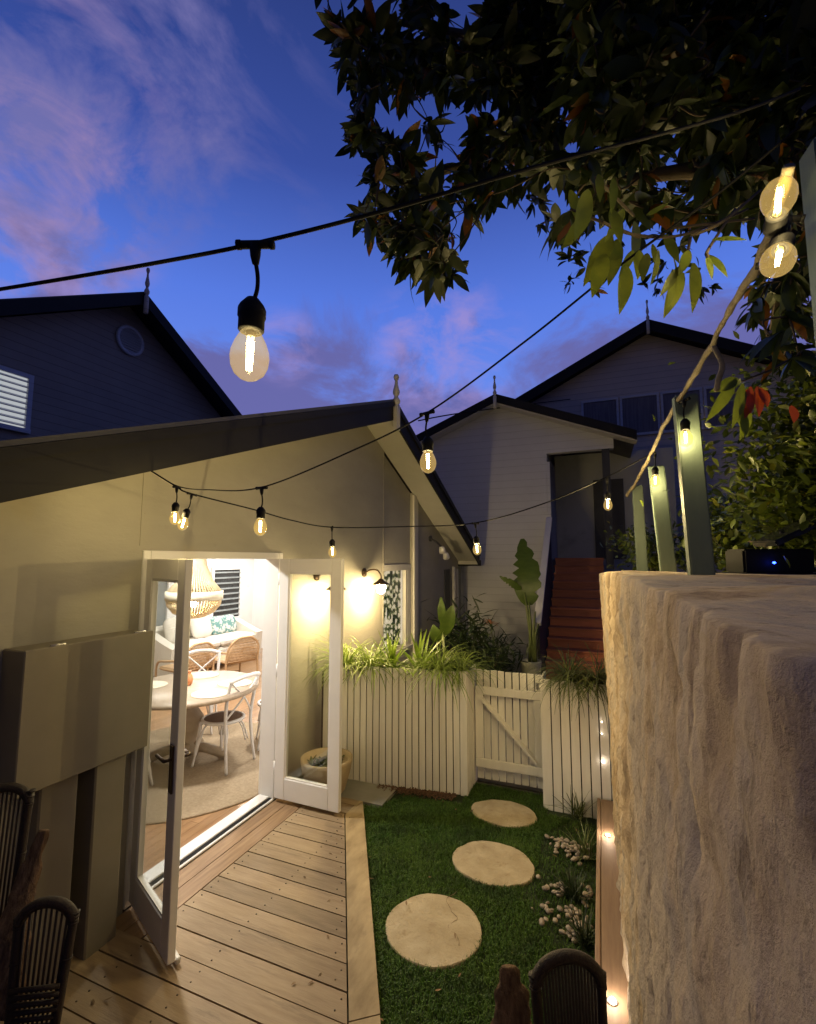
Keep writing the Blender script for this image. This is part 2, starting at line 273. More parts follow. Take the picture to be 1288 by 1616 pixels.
# ------------------------------------------------------------------ mesh helper
class MB:
    def __init__(s): s.v = []; s.f = []; s.sm = []
    def add(s, vs, fs, smooth=False):
        o = len(s.v); s.v += [tuple(v) for v in vs]; s.f += [tuple(i + o for i in f) for f in fs]; s.sm += [smooth] * len(fs); return s
    def box(s, a, b):
        x0, y0, z0 = a; x1, y1, z1 = b
        return s.add([(x0,y0,z0),(x1,y0,z0),(x1,y1,z0),(x0,y1,z0),(x0,y0,z1),(x1,y0,z1),(x1,y1,z1),(x0,y1,z1)],
                     [(0,3,2,1),(4,5,6,7),(0,1,5,4),(1,2,6,5),(2,3,7,6),(3,0,4,7)])
    def bbox(s, a, b, r=0.004):
        """box with small chamfers"""
        bm = bmesh.new(); bmesh.ops.create_cube(bm, size=1)
        a = Vector(a); b = Vector(b); c = (a + b) / 2; d = b - a
        for v in bm.verts: v.co = Vector((v.co.x * d.x, v.co.y * d.y, v.co.z * d.z)) + c
        r = min(r, 0.45 * min(abs(d.x), abs(d.y), abs(d.z)))
        bmesh.ops.bevel(bm, geom=bm.edges[:], offset=r, segments=1, affect='EDGES')
        s.bm(bm); return s
    def bm(s, bm, smooth=False, mtx=None):
        bm.verts.index_update()
        s.add([(mtx @ v.co) if mtx else v.co for v in bm.verts], [[v.index for v in f.verts] for f in bm.faces], smooth); bm.free()
    def prism(s, poly, vec):
        """polygon (3-D points) extruded along vec"""
        n = len(poly); vec = Vector(vec)
        vs = [Vector(p) for p in poly]; vs += [p + vec for p in vs]
        fs = [tuple(range(n))[::-1], tuple(range(n, 2 * n))] + [(i, (i + 1) % n, n + (i + 1) % n, n + i) for i in range(n)]
        return s.add(vs, fs)
    def bar(s, p, q, w, h, upv=(0, 0, 1)):
        p = Vector(p); q = Vector(q); d = (q - p).normalized(); u = Vector(upv)
        sx = d.cross(u).normalized(); sy = sx.cross(d).normalized()
        c = [p + sx * (a * w / 2) + sy * (b * h / 2) for a, b in ((-1, -1), (1, -1), (1, 1), (-1, 1))]
        return s.prism(c, q - p)
    def tube(s, path, rad, n=8, cap=True):
        path = [Vector(p) for p in path]; m = len(path)
        if not isinstance(rad, (list, tuple)): rad = [rad] * m
        o = len(s.v); prev = None; vs = []; fs = []
        for i, p in enumerate(path):
            d = (path[min(i + 1, m - 1)] - path[max(i - 1, 0)])
            d = d.normalized() if d.length > 1e-9 else Vector((0, 0, 1))
            if prev is None:
                prev = d.orthogonal().normalized()
            u = (prev - d * prev.dot(d))
            u = u.normalized() if u.length > 1e-6 else d.orthogonal().normalized()
            prev = u; w = d.cross(u)
            for k in range(n):
                a = 2 * PI * k / n
                vs.append(p + (u * math.cos(a) + w * math.sin(a)) * rad[i])
        for i in range(m - 1):
            for k in range(n):
                a = i * n + k; b = i * n + (k + 1) % n
                fs.append((a, b, b + n, a + n))
        if cap:
            fs.append(tuple(range(n))[::-1]); fs.append(tuple(range((m - 1) * n, m * n)))
        return s.add(vs, fs, True)
    def lathe(s, prof, n=24, c=(0, 0, 0), mtx=None):
        vs = []; fs = []; m = len(prof); c = Vector(c)
        for r, z in prof:
            for k in range(n):
                a = 2 * PI * k / n; p = Vector((r * math.cos(a), r * math.sin(a), z))
                vs.append((mtx @ p if mtx else p) + c)
        for i in range(m - 1):
            for k in range(n):
                a = i * n + k; b = i * n + (k + 1) % n
                fs.append((a, b, b + n, a + n))
        if prof[0][0] > 1e-4: fs.append(tuple(range(n))[::-1])
        if prof[-1][0] > 1e-4: fs.append(tuple(range((m - 1) * n, m * n)))
        return s.add(vs, fs, True)
    def leaf(s, p, d, up, L, W, bend=0.2, fold=0.15, n=4, shape='lance'):
        """one leaf: a bent, folded blade of n rows"""
        p = Vector(p); d = Vector(d).normalized(); up = Vector(up)
        sx = d.cross(up)
        sx = sx.normalized() if sx.length > 1e-4 else d.orthogonal().normalized()
        nu = sx.cross(d).normalized()
        vs = []; fs = []
        for i in range(n + 1):
            t = i / n
            if shape == 'lance': w = math.sin(PI * min(1, t * 0.97 + 0.03) ** 0.85) ** 0.9
            elif shape == 'blade': w = (1 - t) ** 0.6 * (0.55 + 0.45 * min(1, t * 5))
            else: w = math.sin(PI * (t * 0.94 + 0.03) ** 1.25)
            w = max(w, 0.03) * W / 2
            c = p + d * (L * t) - nu * (bend * L * t * t)
            vs += [c - sx * w + nu * (fold * w), c, c + sx * w + nu * (fold * w)]
        for i in range(n):
            a = i * 3
            fs += [(a, a + 1, a + 4, a + 3), (a + 1, a + 2, a + 5, a + 4)]
        return s.add(vs, fs, True)
    def build(s, name, m, parent=None, local=False):
        me = bpy.data.meshes.new(name)
        off = Vector((0, 0, 0))
        if parent is not None and not local:
            q = parent
            while q is not None: off += q.location; q = q.parent
        me.from_pydata([(Vector(v) - off) for v in s.v], [], s.f)
        me.polygons.foreach_set('use_smooth', s.sm)
        me.materials.append(m); me.update()
        if s.f and len(s.f) < 60000:
            bm = bmesh.new(); bm.from_mesh(me)
            if not getattr(s, 'keepn', False): bmesh.ops.recalc_face_normals(bm, faces=bm.faces[:])
            bm.to_mesh(me); bm.free()
        o = bpy.data.objects.new(name, me); col.objects.link(o)
        if parent is not None: o.parent = parent
        return o

def tag(o, label=None, cat=None, group=None, kind=None):
    if label: o['label'] = label
    if cat: o['category'] = cat
    if group: o['group'] = group
    if kind: o['kind'] = kind
    return o

def thing(name, label, cat, loc=(0, 0, 0), rz=0.0, group=None):
    o = bpy.data.objects.new(name, None); o.empty_display_size = 0.1; col.objects.link(o)
    o.location = loc; o.rotation_euler = (0, 0, rz)
    return tag(o, label, cat, group)

def copy_tree(o, parent=None):
    c = o.copy(); col.objects.link(c); c.parent = parent
    for ch in list(o.children): copy_tree(ch, c)
    return c

def lamp(parent, loc, energy, color, radius=0.02, kind='POINT', **kw):
    l = bpy.data.lights.new('lamp_light', kind); l.energy = energy; l.color = color
    if kind != 'AREA': l.shadow_soft_size = radius
    for k, v in kw.items(): setattr(l, k, v)
    o = bpy.data.objects.new('lamp_light', l); col.objects.link(o); o.location = loc; o.parent = parent
    return o

def smooth_path(pts, n=10):
    """Catmull-Rom through points"""
    pts = [Vector(p) for p in pts]; out = []
    for i in range(len(pts) - 1):
        p0 = pts[max(i - 1, 0)]; p1 = pts[i]; p2 = pts[i + 1]; p3 = pts[min(i + 2, len(pts) - 1)]
        for k in range(n):
            t = k / n
            out.append(0.5 * ((2 * p1) + (p2 - p0) * t + (2 * p0 - 5 * p1 + 4 * p2 - p3) * t * t + (3 * p1 - p0 - 3 * p2 + p3) * t ** 3))
    out.append(pts[-1]); return out

WARM = (1.0, 0.81, 0.48)

# ------------------------------------------------------------------ sky
def sky():
    w = bpy.data.worlds.new('World'); scene.world = w; w.use_nodes = True
    nt = w.node_tree; nt.nodes.clear()
    out = nt.nodes.new('ShaderNodeOutputWorld'); bg = N(nt, 'ShaderNodeBackground', i_Strength=1.0)
    tc = nt.nodes.new('ShaderNodeTexCoord'); sx = nt.nodes.new('ShaderNodeSeparateXYZ')
    nt.links.new(tc.outputs['Generated'], sx.inputs[0])
    g = ramp(nt, [(0.0, (0.16, 0.18, 0.45)), (0.28, (0.14, 0.25, 0.78)), (0.48, (0.085, 0.175, 0.66)), (0.66, (0.036, 0.070, 0.31)), (0.85, (0.018, 0.034, 0.15))])
    nt.links.new(sx.outputs['Z'], g.inputs[0])
    # clouds in direction space: flattened noise
    mp = nt.nodes.new('ShaderNodeMapping'); mp.inputs['Scale'].default_value = (1.0, 1.0, 1.5); mp.inputs['Rotation'].default_value = (R(24), R(18), R(10))
    nt.links.new(tc.outputs['Generated'], mp.inputs['Vector'])
    n1 = N(nt, 'ShaderNodeTexNoise', i_Scale=3.6, i_Detail=12, i_Roughness=0.6, i_Distortion=0.5)
    nt.links.new(mp.outputs[0], n1.inputs['Vector'])
    def blob(px, py, r0, r1):
        d = ray(px, py).normalized()
        dp = N(nt, 'ShaderNodeVectorMath', operation='DOT_PRODUCT'); dp.inputs[1].default_value = d
        nt.links.new(tc.outputs['Generated'], dp.inputs[0])
        mr = N(nt, 'ShaderNodeMapRange', interpolation_type='SMOOTHSTEP'); mr.inputs[1].default_value = math.cos(R(r1)); mr.inputs[2].default_value = math.cos(R(r0))
        nt.links.new(dp.outputs['Value'], mr.inputs[0]); return mr.outputs[0]
    def mul(a, b):
        m = N(nt, 'ShaderNodeMath', operation='MULTIPLY')
        for i, q in enumerate((a, b)):
            if isinstance(q, float): m.inputs[i].default_value = q
            else: nt.links.new(q, m.inputs[i])
        return m.outputs[0]
    def addc(a, b):
        m = N(nt, 'ShaderNodeMath', operation='ADD', use_clamp=True); nt.links.new(a, m.inputs[0]); nt.links.new(b, m.inputs[1]); return m.outputs[0]
    last = g.outputs[0]
    def layer(fac, c):
        nonlocal last
        mx = N(nt, 'ShaderNodeMix', data_type='RGBA'); nt.links.new(fac, mx.inputs[0]); nt.links.new(last, mx.inputs[6]); mx.inputs[7].default_value = (*c, 1); last = mx.outputs[2]
    # high pink drift on the left
    r1 = ramp(nt, [(0.50, (0, 0, 0)), (0.64, (1, 1, 1))]); nt.links.new(n1.outputs[0], r1.inputs[0])
    n2 = N(nt, 'ShaderNodeTexNoise', i_Scale=7.0, i_Detail=8, i_Roughness=0.6, i_Distortion=0.5); nt.links.new(mp.outputs[0], n2.inputs['Vector'])
    r2 = ramp(nt, [(0.45, (0, 0, 0)), (0.66, (1, 1, 1))]); nt.links.new(n2.outputs[0], r2.inputs[0])
    left = addc(addc(mul(blob(60, 110, 4, 19), 0.9), mul(blob(20, 330, 3, 13), 1.0)), mul(blob(330, 60, 2, 18), 0.35))
    layer(mul(mul(left, r1.outputs[0]), 0.8), (0.16, 0.15, 0.36))
    layer(mul(mul(addc(blob(40, 340, 2, 12), mul(blob(70, 130, 1, 12), 0.6)), r2.outputs[0]), 0.75), (0.33, 0.22, 0.40))
    # soft bank low over the roofs
    bank = N(nt, 'ShaderNodeMapRange', interpolation_type='SMOOTHSTEP'); bank.inputs[1].default_value = 0.44; bank.inputs[2].default_value = 0.33
    addn = N(nt, 'ShaderNodeMath', operation='MULTIPLY_ADD'); addn.inputs[1].default_value = -0.62
    nt.links.new(n1.outputs[0], addn.inputs[0]); 
    ad2 = N(nt, 'ShaderNodeMath', operation='ADD'); ad2.inputs[1].default_value = 0.31
    nt.links.new(sx.outputs['Z'], addn.inputs[2]); nt.links.new(addn.outputs[0], ad2.inputs[0]); nt.links.new(ad2.outputs[0], bank.inputs[0])
    layer(mul(bank.outputs[0], 0.85), (0.12, 0.105, 0.28))
    pk = mul(mul(addc(blob(700, 570, 2, 11), mul(blob(450, 550, 1, 5), 1.0)), r2.outputs[0]), 0.8)
    layer(mul(pk, 0.9), (0.34, 0.25, 0.53))
    dp = N(nt, 'ShaderNodeVectorMath', operation='DOT_PRODUCT'); dp.inputs[1].default_value = (-sw, cw, 0.0)
    nt.links.new(tc.outputs['Generated'], dp.inputs[0])
    dusk = N(nt, 'ShaderNodeMapRange', interpolation_type='SMOOTHSTEP'); dusk.inputs[1].default_value = -0.25; dusk.inputs[2].default_value = 0.62
    dusk.inputs[3].default_value = 0.27; dusk.inputs[4].default_value = 1.0
    nt.links.new(dp.outputs['Value'], dusk.inputs[0])
    mx = N(nt, 'ShaderNodeMix', data_type='RGBA', blend_type='MULTIPLY'); mx.inputs[0].default_value = 1
    nt.links.new(last, mx.inputs[6]); nt.links.new(dusk.outputs[0], mx.inputs[7]); last = mx.outputs[2]
    nt.links.new(last, bg.inputs['Color']); nt.links.new(bg.outputs[0], out.inputs['Surface'])
sky()

# ------------------------------------------------------------------ ground, lawn, deck
tag(MB().box((-60, -60, -0.4), (60, 90, -0.06)).build('ground', M['ground']), kind='structure')
tag(MB().box((-1.9, 4.75, -0.055), (0.05, 12.0, -0.012)).build('path', M['concrete']), kind='structure')
tag(MB().box((-2.74, 3.88, -0.05), (-1.82, 4.21, -0.006)).build('concrete_pad', M['concrete']), kind='structure')

WX = -2.74                     # outer face of the cottage wall
E0 = Vector((-1.99, 3.86)); E1 = Vector((-1.026, 2.183))        # outer deck edge
I0 = Vector((-2.03, 3.62)); I1 = Vector((-1.145, 2.096))        # inner line of the edge board
def xedge(y): return I0.x + (y - I0.y) * (I1.x - I0.x) / (I1.y - I0.y)
dk = MB(); y = -0.9; pitch = 0.142
BX = -2.445
while y < 3.86:
    y1 = min(y + pitch - 0.008, 3.87)
    xa, xb = min(xedge(y), -0.55), min(xedge(y1), -0.55)
    if y > 3.52: xa = xb = -1.998
    j = rng.uniform(-0.0012, 0.0012)
    x0 = BX + 0.006 if y > 2.06 else -3.2
    dk.prism([(x0, y, -0.03), (xa - 0.006, y, -0.03), (xb - 0.006, y1, -0.03), (x0, y1, -0.03)], (0, 0, 0.03 + j))
    y += pitch
deck = tag(dk.build('deck', M['deck']), kind='structure')
sc = MB(); y = -0.9
while y < 3.55:
    for xx in (BX + .05, BX + .47, xedge(y + .07) - .05):
        if xx < BX + .3 and xx > BX + .1 or xx > -.6: continue
        for dy in (.035, .098):
            sc.lathe([(.0045, .0), (.0045, .0022), (0, .0022)], 8, (xx + rng.uniform(-.004, .004), y + dy + rng.uniform(-.004, .004), .0003))
    y += pitch
sc.build('deck_screws', M['bronze'], deck)
bd = MB()
for a, b in ((-2.715, -2.584), (-2.578, -2.445)):
    bd.box((a, 2.06, -0.03), (b, 3.86, 0.0007))
tag(bd.build('deck_border', M['deckY']), kind='structure')
ed = MB()
d = (I1 - I0).normalized(); far = 1.75
Eend = E1 + d * far; Iend = I1 + d * far
ed.prism([(I0.x + 0.003, I0.y, -0.12), (E0.x, E0.y, -0.12), (E1.x, E1.y, -0.12), (I1.x + 0.003, I1.y, -0.12)], (0, 0, 0.122))
ed.prism([(I1.x + 0.005, I1.y - 0.006, -0.12), (E1.x + .002, E1.y - 0.006, -0.12), (Eend.x, Eend.y, -0.12), (Iend.x, Iend.y, -0.12)], (0, 0, 0.1215))
ed.prism([(-2.03, 3.625, -0.12), (-2.03, 3.87, -0.12), (-1.995, 3.868, -0.12)], (0, 0, 0.121))
tag(ed.build('deck_edge', M['deckD']), kind='structure')
tag(MB().box((-3.3, -1.2, -0.10), (-2.0, 3.86, -0.035)).build('deck_frame', M['dark']), kind='structure')

tag(MB().box((-2.1, -0.6, -0.059), (-0.10, 4.66, -0.035)).build('lawn', M['lawn']), kind='structure')

STONES = [(-0.83, 4.18, 0.275, 0.20), (-0.78, 3.50, 0.285, 0.24), (-0.975, 2.79, 0.275, 0.275)]
BED = [(-0.48, -0.12, 2.2, 4.45)]
def in_stone(x, y, m=0.0):
    return any(((x - a) / (r + m)) ** 2 + ((y - b) / (q + m)) ** 2 < 1 for a, b, r, q in STONES)
def in_bed(x, y):
    return x > -0.42 + 0.12 * math.sin(y * 3.1) + 0.05 * math.sin(y * 9)
def left_ok(x, y):
    # right of the deck edge
    t = (y - E0.y) / (E1.y - E0.y); ex = E0.x + t * (E1.x - E0.x)
    if y > 3.86: return x > -1.88 + (y - 3.86) * 0.55
    return x > ex + 0.006
g = MB(); g.keepn = True
cnt = 0
while cnt < 62000:
    x = rng.uniform(-2.0, -0.11); y = 1.15 + (4.62 - 1.15) * rng.random() ** 0.9
    if not left_ok(x, y) or in_stone(x, y, -0.004) or (y > 4.20 and x < -1.21) or (y > 4.3 and x > -0.5): continue
    if in_bed(x, y) and rng.random() < 0.72: continue
    if y > 4.0 and x < -1.3 and y > 4.30 + (x + 1.3) * 0.16 - 0.1: continue
    k = noise.noise((x * 3.5, y * 3.5, 0)) 
    h = (0.022 + 0.014 * rng.random()) * (1.0 + 0.45 * k); a = rng.uniform(0, 2 * PI); lean = rng.uniform(0.2, 0.95)
    dx, dy = math.cos(a), math.sin(a); w = rng.uniform(0.0016, 0.0028)
    z = -0.036
    p0 = (x - dy * w, y + dx * w, z); p1 = (x + dy * w, y - dx * w, z)
    p2 = (x + dx * h * lean * .45 + dy * w * .8, y + dy * h * lean * .45 - dx * w * .8, z + h * .62)
    p3 = (x + dx * h * lean * .45 - dy * w * .8, y + dy * h * lean * .45 + dx * w * .8, z + h * .62)
    p4 = (x + dx * h * lean, y + dy * h * lean, z + h * (1.05 - .4 * lean))
    g.add([p0, p1, p2, p3, p4], [(0, 1, 2, 3), (3, 2, 4)]); cnt += 1
tag(g.build('grass', M['grass']), label='short green lawn between the deck edge and the pebble bed', cat='grass', kind='stuff')

# stepping stones
SL = ['farthest round sandstone stepping stone, just in front of the white gate',
      'middle of the three round sandstone stepping stones on the lawn',
      'nearest and largest sandstone stepping stone with a crack across it']
for i, (a, b, r, q) in enumerate(STONES):
    bm = bmesh.new(); n = 56; ring = []; top = []
    for k in range(n):
        t = 2 * PI * k / n
        rr = 1 + 0.045 * noise.noise((math.cos(t) * 1.3 + i * 5, math.sin(t) * 1.3, i * 3.1)) + 0.018 * noise.noise((math.cos(t) * 5, math.sin(t) * 5, i))
        ring.append((a + r * rr * math.cos(t), b + q * rr * math.sin(t)))
    mb = MB(); vs = []; fs = []
    levels = [(1.0, -0.05), (1.0, -0.020), (0.985, -0.014), (0.7, -.012), (0.35, -.012)]
    for f, z in levels:
        for (x, y) in ring:
            X = a + (x - a) * f; Y = b + (y - b) * f
            vs.append((X, Y, z + (0.006 * noise.noise((X * 6, Y * 6, i)) + 0.003 * noise.noise((X * 19, Y * 19, i)) if z >= -0.014 else 0)))
    for l in range(len(levels) - 1):
        for k in range(n):
            fs.append((l * n + k, l * n + (k + 1) % n, (l + 1) * n + (k + 1) % n, (l + 1) * n + k))
    fs.append(tuple(range((len(levels) - 1) * n, len(levels) * n)))
    mb.add(vs, fs)
    o = tag(mb.build('stepping_stone', M['stone']), SL[i], 'stepping stone', 'sandstone stepping stones')
    if i == 2:
        ck = MB(); pts = []
        for (px, py) in ((722, 1408), (705, 1420), (712, 1436), (722, 1450), (708, 1462), (720, 1478), (726, 1492)):
            p = at(px, py, Z=-.0115); pts.append(p)
        cpth = smooth_path(pts, 6); cpth = [q + Vector((noise.noise(q * 40), noise.noise(q * 40 + Vector((7, 0, 0))), 0)) * .012 for q in cpth]; ck.tube(cpth, [.0008 + .002 * abs(noise.noise(q * 25)) for q in cpth], 5); c = ck.build('crack_line', surf('crack_dirt', (0.17, 0.12, 0.07)), o)

# mulch strip by the planter
mu = MB()
for k in range(700):
    x = rng.uniform(-2.0, -1.28); t = (x + 2.38) / 1.18; y = 4.17 + 0.17 * t - abs(rng.gauss(0, 0.05)) - .01
    if x < -1.7 and y < 4.12: continue
    s = rng.uniform(0.006, 0.016); a = rng.uniform(0, PI)
    mu.bar((x - s * math.cos(a), y - s * math.sin(a), -0.02 + rng.uniform(0, .015)), (x + s * math.cos(a), y + s * math.sin(a), -0.015 + rng.uniform(0, .015)), 0.008, 0.004)
tag(mu.build('bark_mulch', M['mulch']), 'dark bark mulch strip at the foot of the white slatted planter', 'mulch', kind='stuff')

fl_ = MB()
for k in range(46):
    x, y = rng.uniform(-2.3, -.2), rng.uniform(1.7, 4.3)
    if in_stone(x, y, .02) and rng.random() < .6: continue
    a = rng.uniform(0, 2 * PI)
    fl_.leaf((x, y, .004), (math.cos(a), math.sin(a), rng.uniform(-.05, .15)), (rng.gauss(0, .2), rng.gauss(0, .2), 1), rng.uniform(.018, .045), rng.uniform(.008, .014), rng.uniform(-.3, .3), .2, 3)
tag(fl_.build('fallen_leaves', surf('dry_leaf', (0.12, 0.065, 0.025), (0.2, 0.12, 0.045), scale=9, rough=0.8, island=0.4)), kind='stuff')

# pebbles
pb = MB()
def pebble(c, r):
    bm = bmesh.new(); bmesh.ops.create_icosphere(bm, subdivisions=2, radius=1)
    s = Vector((r * rng.uniform(.8, 1.35), r * rng.uniform(.7, 1.0), r * rng.uniform(.5, .8)))
    rot = Matrix.Rotation(rng.uniform(0, PI), 3, 'Z') @ Matrix.Rotation(rng.uniform(-.4, .4), 3, 'X'); o = rng.uniform(0, 50)
    for v in bm.verts:
        q = v.co * (1 + 0.16 * noise.noise(v.co * 1.2 + Vector((o, o, 0))))
        v.co = rot @ Vector((q.x * s.x, q.y * s.y, q.z * s.z)) + Vector(c)
    pb.bm(bm, True)
for (px, py, n, spx, spy) in ((893, 1338, 60, .15, .085), (920, 1350, 20, .07, .10), (885, 1405, 18, .09, .06), (900, 1445, 26, .16, .05), (862, 1440, 9, .04, .07), (918, 1462, 24, .09, .05), (930, 1415, 14, .05, .08), (905, 1482, 8, .08, .03)):
    c = at(px, py, Z=-.02)
    for k in range(n):
        x = c.x + rng.gauss(0, spx * .55); yy = c.y + rng.gauss(0, spy * .6)
        if x > -.13: continue
        pebble((x, yy, -0.02 + rng.uniform(0, .022)), rng.uniform(.010, .021))
tag(pb.build('pebbles', M['pebble']), 'loose pale river pebbles edging the lawn beside the timber sleeper', 'pebbles', kind='stuff')

# ------------------------------------------------------------------ stone wall (sandstone terrace)
def rockface():
    mb = MB()
    ys = []; y = -0.5
    while y < 4.46:
        ys.append(y); y += 0.018 + 0.006 * max(0, abs(y - .9))
    ys.append(4.46)
    # profile parameter: height on the face, then over the top
    zs = [0.0 + k * 0.0165 for k in range(119)]          # up to 1.947
    def base_x(y, z):
        t = max(0, min(1, z / 1.95))
        u_ = max(0, min(1, (2.9 - y) / 2.5)); u_ = u_ * u_ * (3 - 2 * u_)
        top = -0.015 + 0.085 * max(0, min(1, (4.4 - y) / 1.6)) + 0.085 * u_
        return 0.045 + (top - 0.045) * t
    rows = []
    for z in zs:
        row = []
        for y in ys:
            x = base_x(y, z)
            q = Vector((0.3, y * 1.0, z * 0.38))
            wy = y + 0.10 * noise.noise(Vector((3, y * 1.5, z * 1.1)))
            wy = y + 0.14 * noise.noise(Vector((3, y * 1.3, z * 1.0)))
            far = max(0, min(1, (y - 1.2) / 1.2))
            dsp = 0.012 * noise.noise(Vector((0.3, y * 1.1, z * 1.1)))
            dsp += (0.013 + .006 * far) * noise.fractal(Vector((4, y * 8, z * 8)), 0.55, 2.15, 6)
            dsp += 0.012 * abs(noise.noise(Vector((5, wy * 10, z * 5)))) * (.3 + far)
            for (sy, sz, o1, th, dp) in ((1.9, 1.3, 9, .14, .012), (3.3, 2.4, 19, .19, .013), (6.5, 5.5, 29, .22, .013), (11, 9, 39, .24, .011)):
                rk = noise.noise(Vector((o1, wy * sy + z * 0.35, z * sz - y * .2)))
                dsp += dp * min(1, max(0, (rk - th) * 30)) * max(0, min(1, (y - 1.5) / .8))
            cr = abs(noise.noise(Vector((61, wy * 2.6 + z * .25, z * .8))))
            dsp += 0.035 * max(0, 1 - cr / .03) * max(0, min(1, 4 * noise.noise(Vector((71, y * 1.7, z * 1.7))) + .2))
            pit = noise.noise(Vector((41, y * 13, z * 11)))
            dsp += 0.07 * max(0, pit - .34)
            fade = max(.35, min(1.0, (4.6 - y) * 1.1))
            row.append(Vector((x + (dsp - 0.02) * fade * (0.8 if z > .1 else .3), y, z)))
        rows.append(row)
    # rounding to the top
    zt = lambda y, x: 1.975 + 0.055 * max(0, min(1, (4.4 - y) / 1.5)) + 0.02 * noise.noise((x * 2, y * 2, 7)) + 0.008 * noise.noise((x * 9, y * 9, 7))
    last = rows[-1]
    for k, (dx, f) in enumerate(((0.003, .6), (0.008, .93), (0.02, .98), (0.07, 1.0), (0.11, 1.0), (0.16, 1.0), (0.26, 1), (0.42, 1), (0.7, 1), (1.2, 1), (2.2, 1), (4.5, 1))):
        row = []
        for j, y in enumerate(ys):
            p = last[j]; x = p.x + dx
            row.append(Vector((x + 0.012 * noise.noise((dx * 9, y * 7, 3)), y, p.z + (zt(y, x) - p.z) * f)))
        rows.append(row)
    n = len(ys); vs = [v for r in rows for v in r]; fs = []
    for i in range(len(rows) - 1):
        for j in range(n - 1):
            fs.append((i * n + j, i * n + j + 1, (i + 1) * n + j + 1, (i + 1) * n + j))
    mb.add(vs, fs, True)
    # far end face
    endc = [r[-1] for r in rows]
    e = [Vector((v.x, v.y, v.z)) for v in endc]; e2 = [Vector((min(v.x + .0, 4.5), v.y, 0)) for v in endc]
    m = len(e); fs = []
    poly = e + [Vector((4.6, 4.46, 0))]
    mb.add(poly, [tuple(range(len(poly)))])
    return mb
o = rockface().build('stone_wall', M['rock'])
tag(o, 'rough sandstone retaining wall filling the right foreground beside the timber sleeper', 'stone wall')

# timber sleeper with recessed lights
sl = MB(); sl.bbox((-0.070, 0.2, -0.05), (0.10, 4.37, 0.146), 0.004); sl.bbox((-0.099, 0.2, -0.05), (-0.0735, 4.37, 0.150), 0.004)
tag(sl.build('timber_sleeper', M['sleeper']), 'long brown timber sleeper edging along the base of the stone wall', 'sleeper')
LED = ['recessed deck light glowing on the sleeper near the fence', 'recessed deck light glowing on the sleeper close to the wicker chair at the bottom right']
for i, yy in enumerate((3.83, 2.47)):
    t = thing('deck_light', LED[i], 'deck light', (-0.025, yy, 0.147), 0, 'deck lights in the sleeper')
    MB().lathe([(0.016, 0.0), (0.024, 0.0), (0.024, 0.004), (0.016, 0.004), (0.016, 0.001)], 24).build('rim', M['metal'], t, True)
    MB().lathe([(0.0, 0.0005), (0.0155, 0.0005), (0.0155, 0.003), (0.009, 0.006), (0, 0.007)], 20).build('lens', M['ledw'], t, True)
    lamp(t, (0, 0, 0.05), 1.1, (1, .80, .6), 0.01)
# small glowing beads set at a gap of the right planter boards
for i, (px, py, r) in enumerate(((952, 1203, .007), (950, 1158, .004), (950, 1139, .003))):
    p = at(px, py, Y=4.372)
    o = MB().lathe([(0, -r), (r * .8, -r * .5), (r, 0), (r * .8, r * .5), (0, r)], 10).build('fairy_light', M['ledw'])
    o.location = p
    tag(o, ['brightest and lowest small white fairy light on the right slatted planter', 'faint fairy light just above the brightest one on the right planter', 'tiny topmost fairy light on the right slatted planter'][i], 'fairy light', 'fairy lights on the right planter')

# ------------------------------------------------------------------ cottage
RY, RZ = 5.25, 3.85
def soff(y): return RZ - 0.365 * (RY - y) if y < RY else RZ - 0.42 * (y - RY)
cot = thing('cottage', 'rendered gabled cottage with open white french doors and lit dining room', 'house', (WX, 3.0, 0))
XI = WX - 0.16
def wallpiece(mb, y0, y1, z0, z1=None, x=WX, th=0.16):
    if z1 is None:
        poly = [(x, y0, z0), (x, y1, z0), (x, y1, soff(y1))] + ([(x, RY, RZ)] if y0 < RY < y1 else []) + [(x, y0, soff(y0))]
    else: poly = [(x, y0, z0), (x, y1, z0), (x, y1, z1), (x, y0, z1)]
    mb.prism(poly, (-th, 0, 0))
w = MB()
DY0, DY1, DZ = 2.19, 3.64, 2.155
wallpiece(w, -1.6, DY0, -0.06); wallpiece(w, DY0, DY1, DZ); wallpiece(w, DY1, 5.86, -0.06)
wallpiece(w, 5.86, 6.93, -0.06, 0.80); wallpiece(w, 5.86, 6.93, 2.02, None, WX - 0.035, 0.125); wallpiece(w, 6.93, 9.5, -0.06)
w.box((-9.0, -1.6, -0.06), (WX - .01, -1.45, 2.0)); w.box((-9.0, 9.34, -0.06), (XI - .002, 9.498, 2.0))
w.build('wall', M['render'], cot)
# interior shell
iw = MB()
FX = -7.75
iw.box((FX - 0.1, -1.44, 0.0), (FX, 9.33, 2.62))
iw.box((FX, 9.22, 0.0), (XI - .004, 9.33, 2.62)); iw.box((FX, -1.44, 0), (XI - .004, -1.33, 2.62))
for a, b, z0, z1 in ((-1.3, DY0, 0, 2.62), (DY0, DY1, DZ, 2.62), (DY1, 5.86, 0, 2.62), (5.86, 6.93, 0, .8), (5.86, 6.93, 2.02, 2.62), (6.93, 9.2, 0, 2.62)):
    iw.box((XI - 0.02, a, z0), (XI - .004, b, z1))
iw.build('interior_wall', M['inwall'], cot)
MB().box((FX, -1.4, 2.62), (XI - .004, 9.33, 2.68)).build('ceiling', M['inwall'], cot)
fl = MB(); x = FX
while x < WX - 0.06:
    yy = -1.3 + rng.uniform(-1.5, 0)
    while yy < 9.2:
        y2 = yy + rng.uniform(1.6, 2.8)
        fl.box((x, max(yy, -1.3), 0), (min(x + 0.084, WX - 0.05), min(y2 - .002, 9.2), 0.02)); yy = y2
    x += 0.086
fl.build('floor', M['floor'], cot)
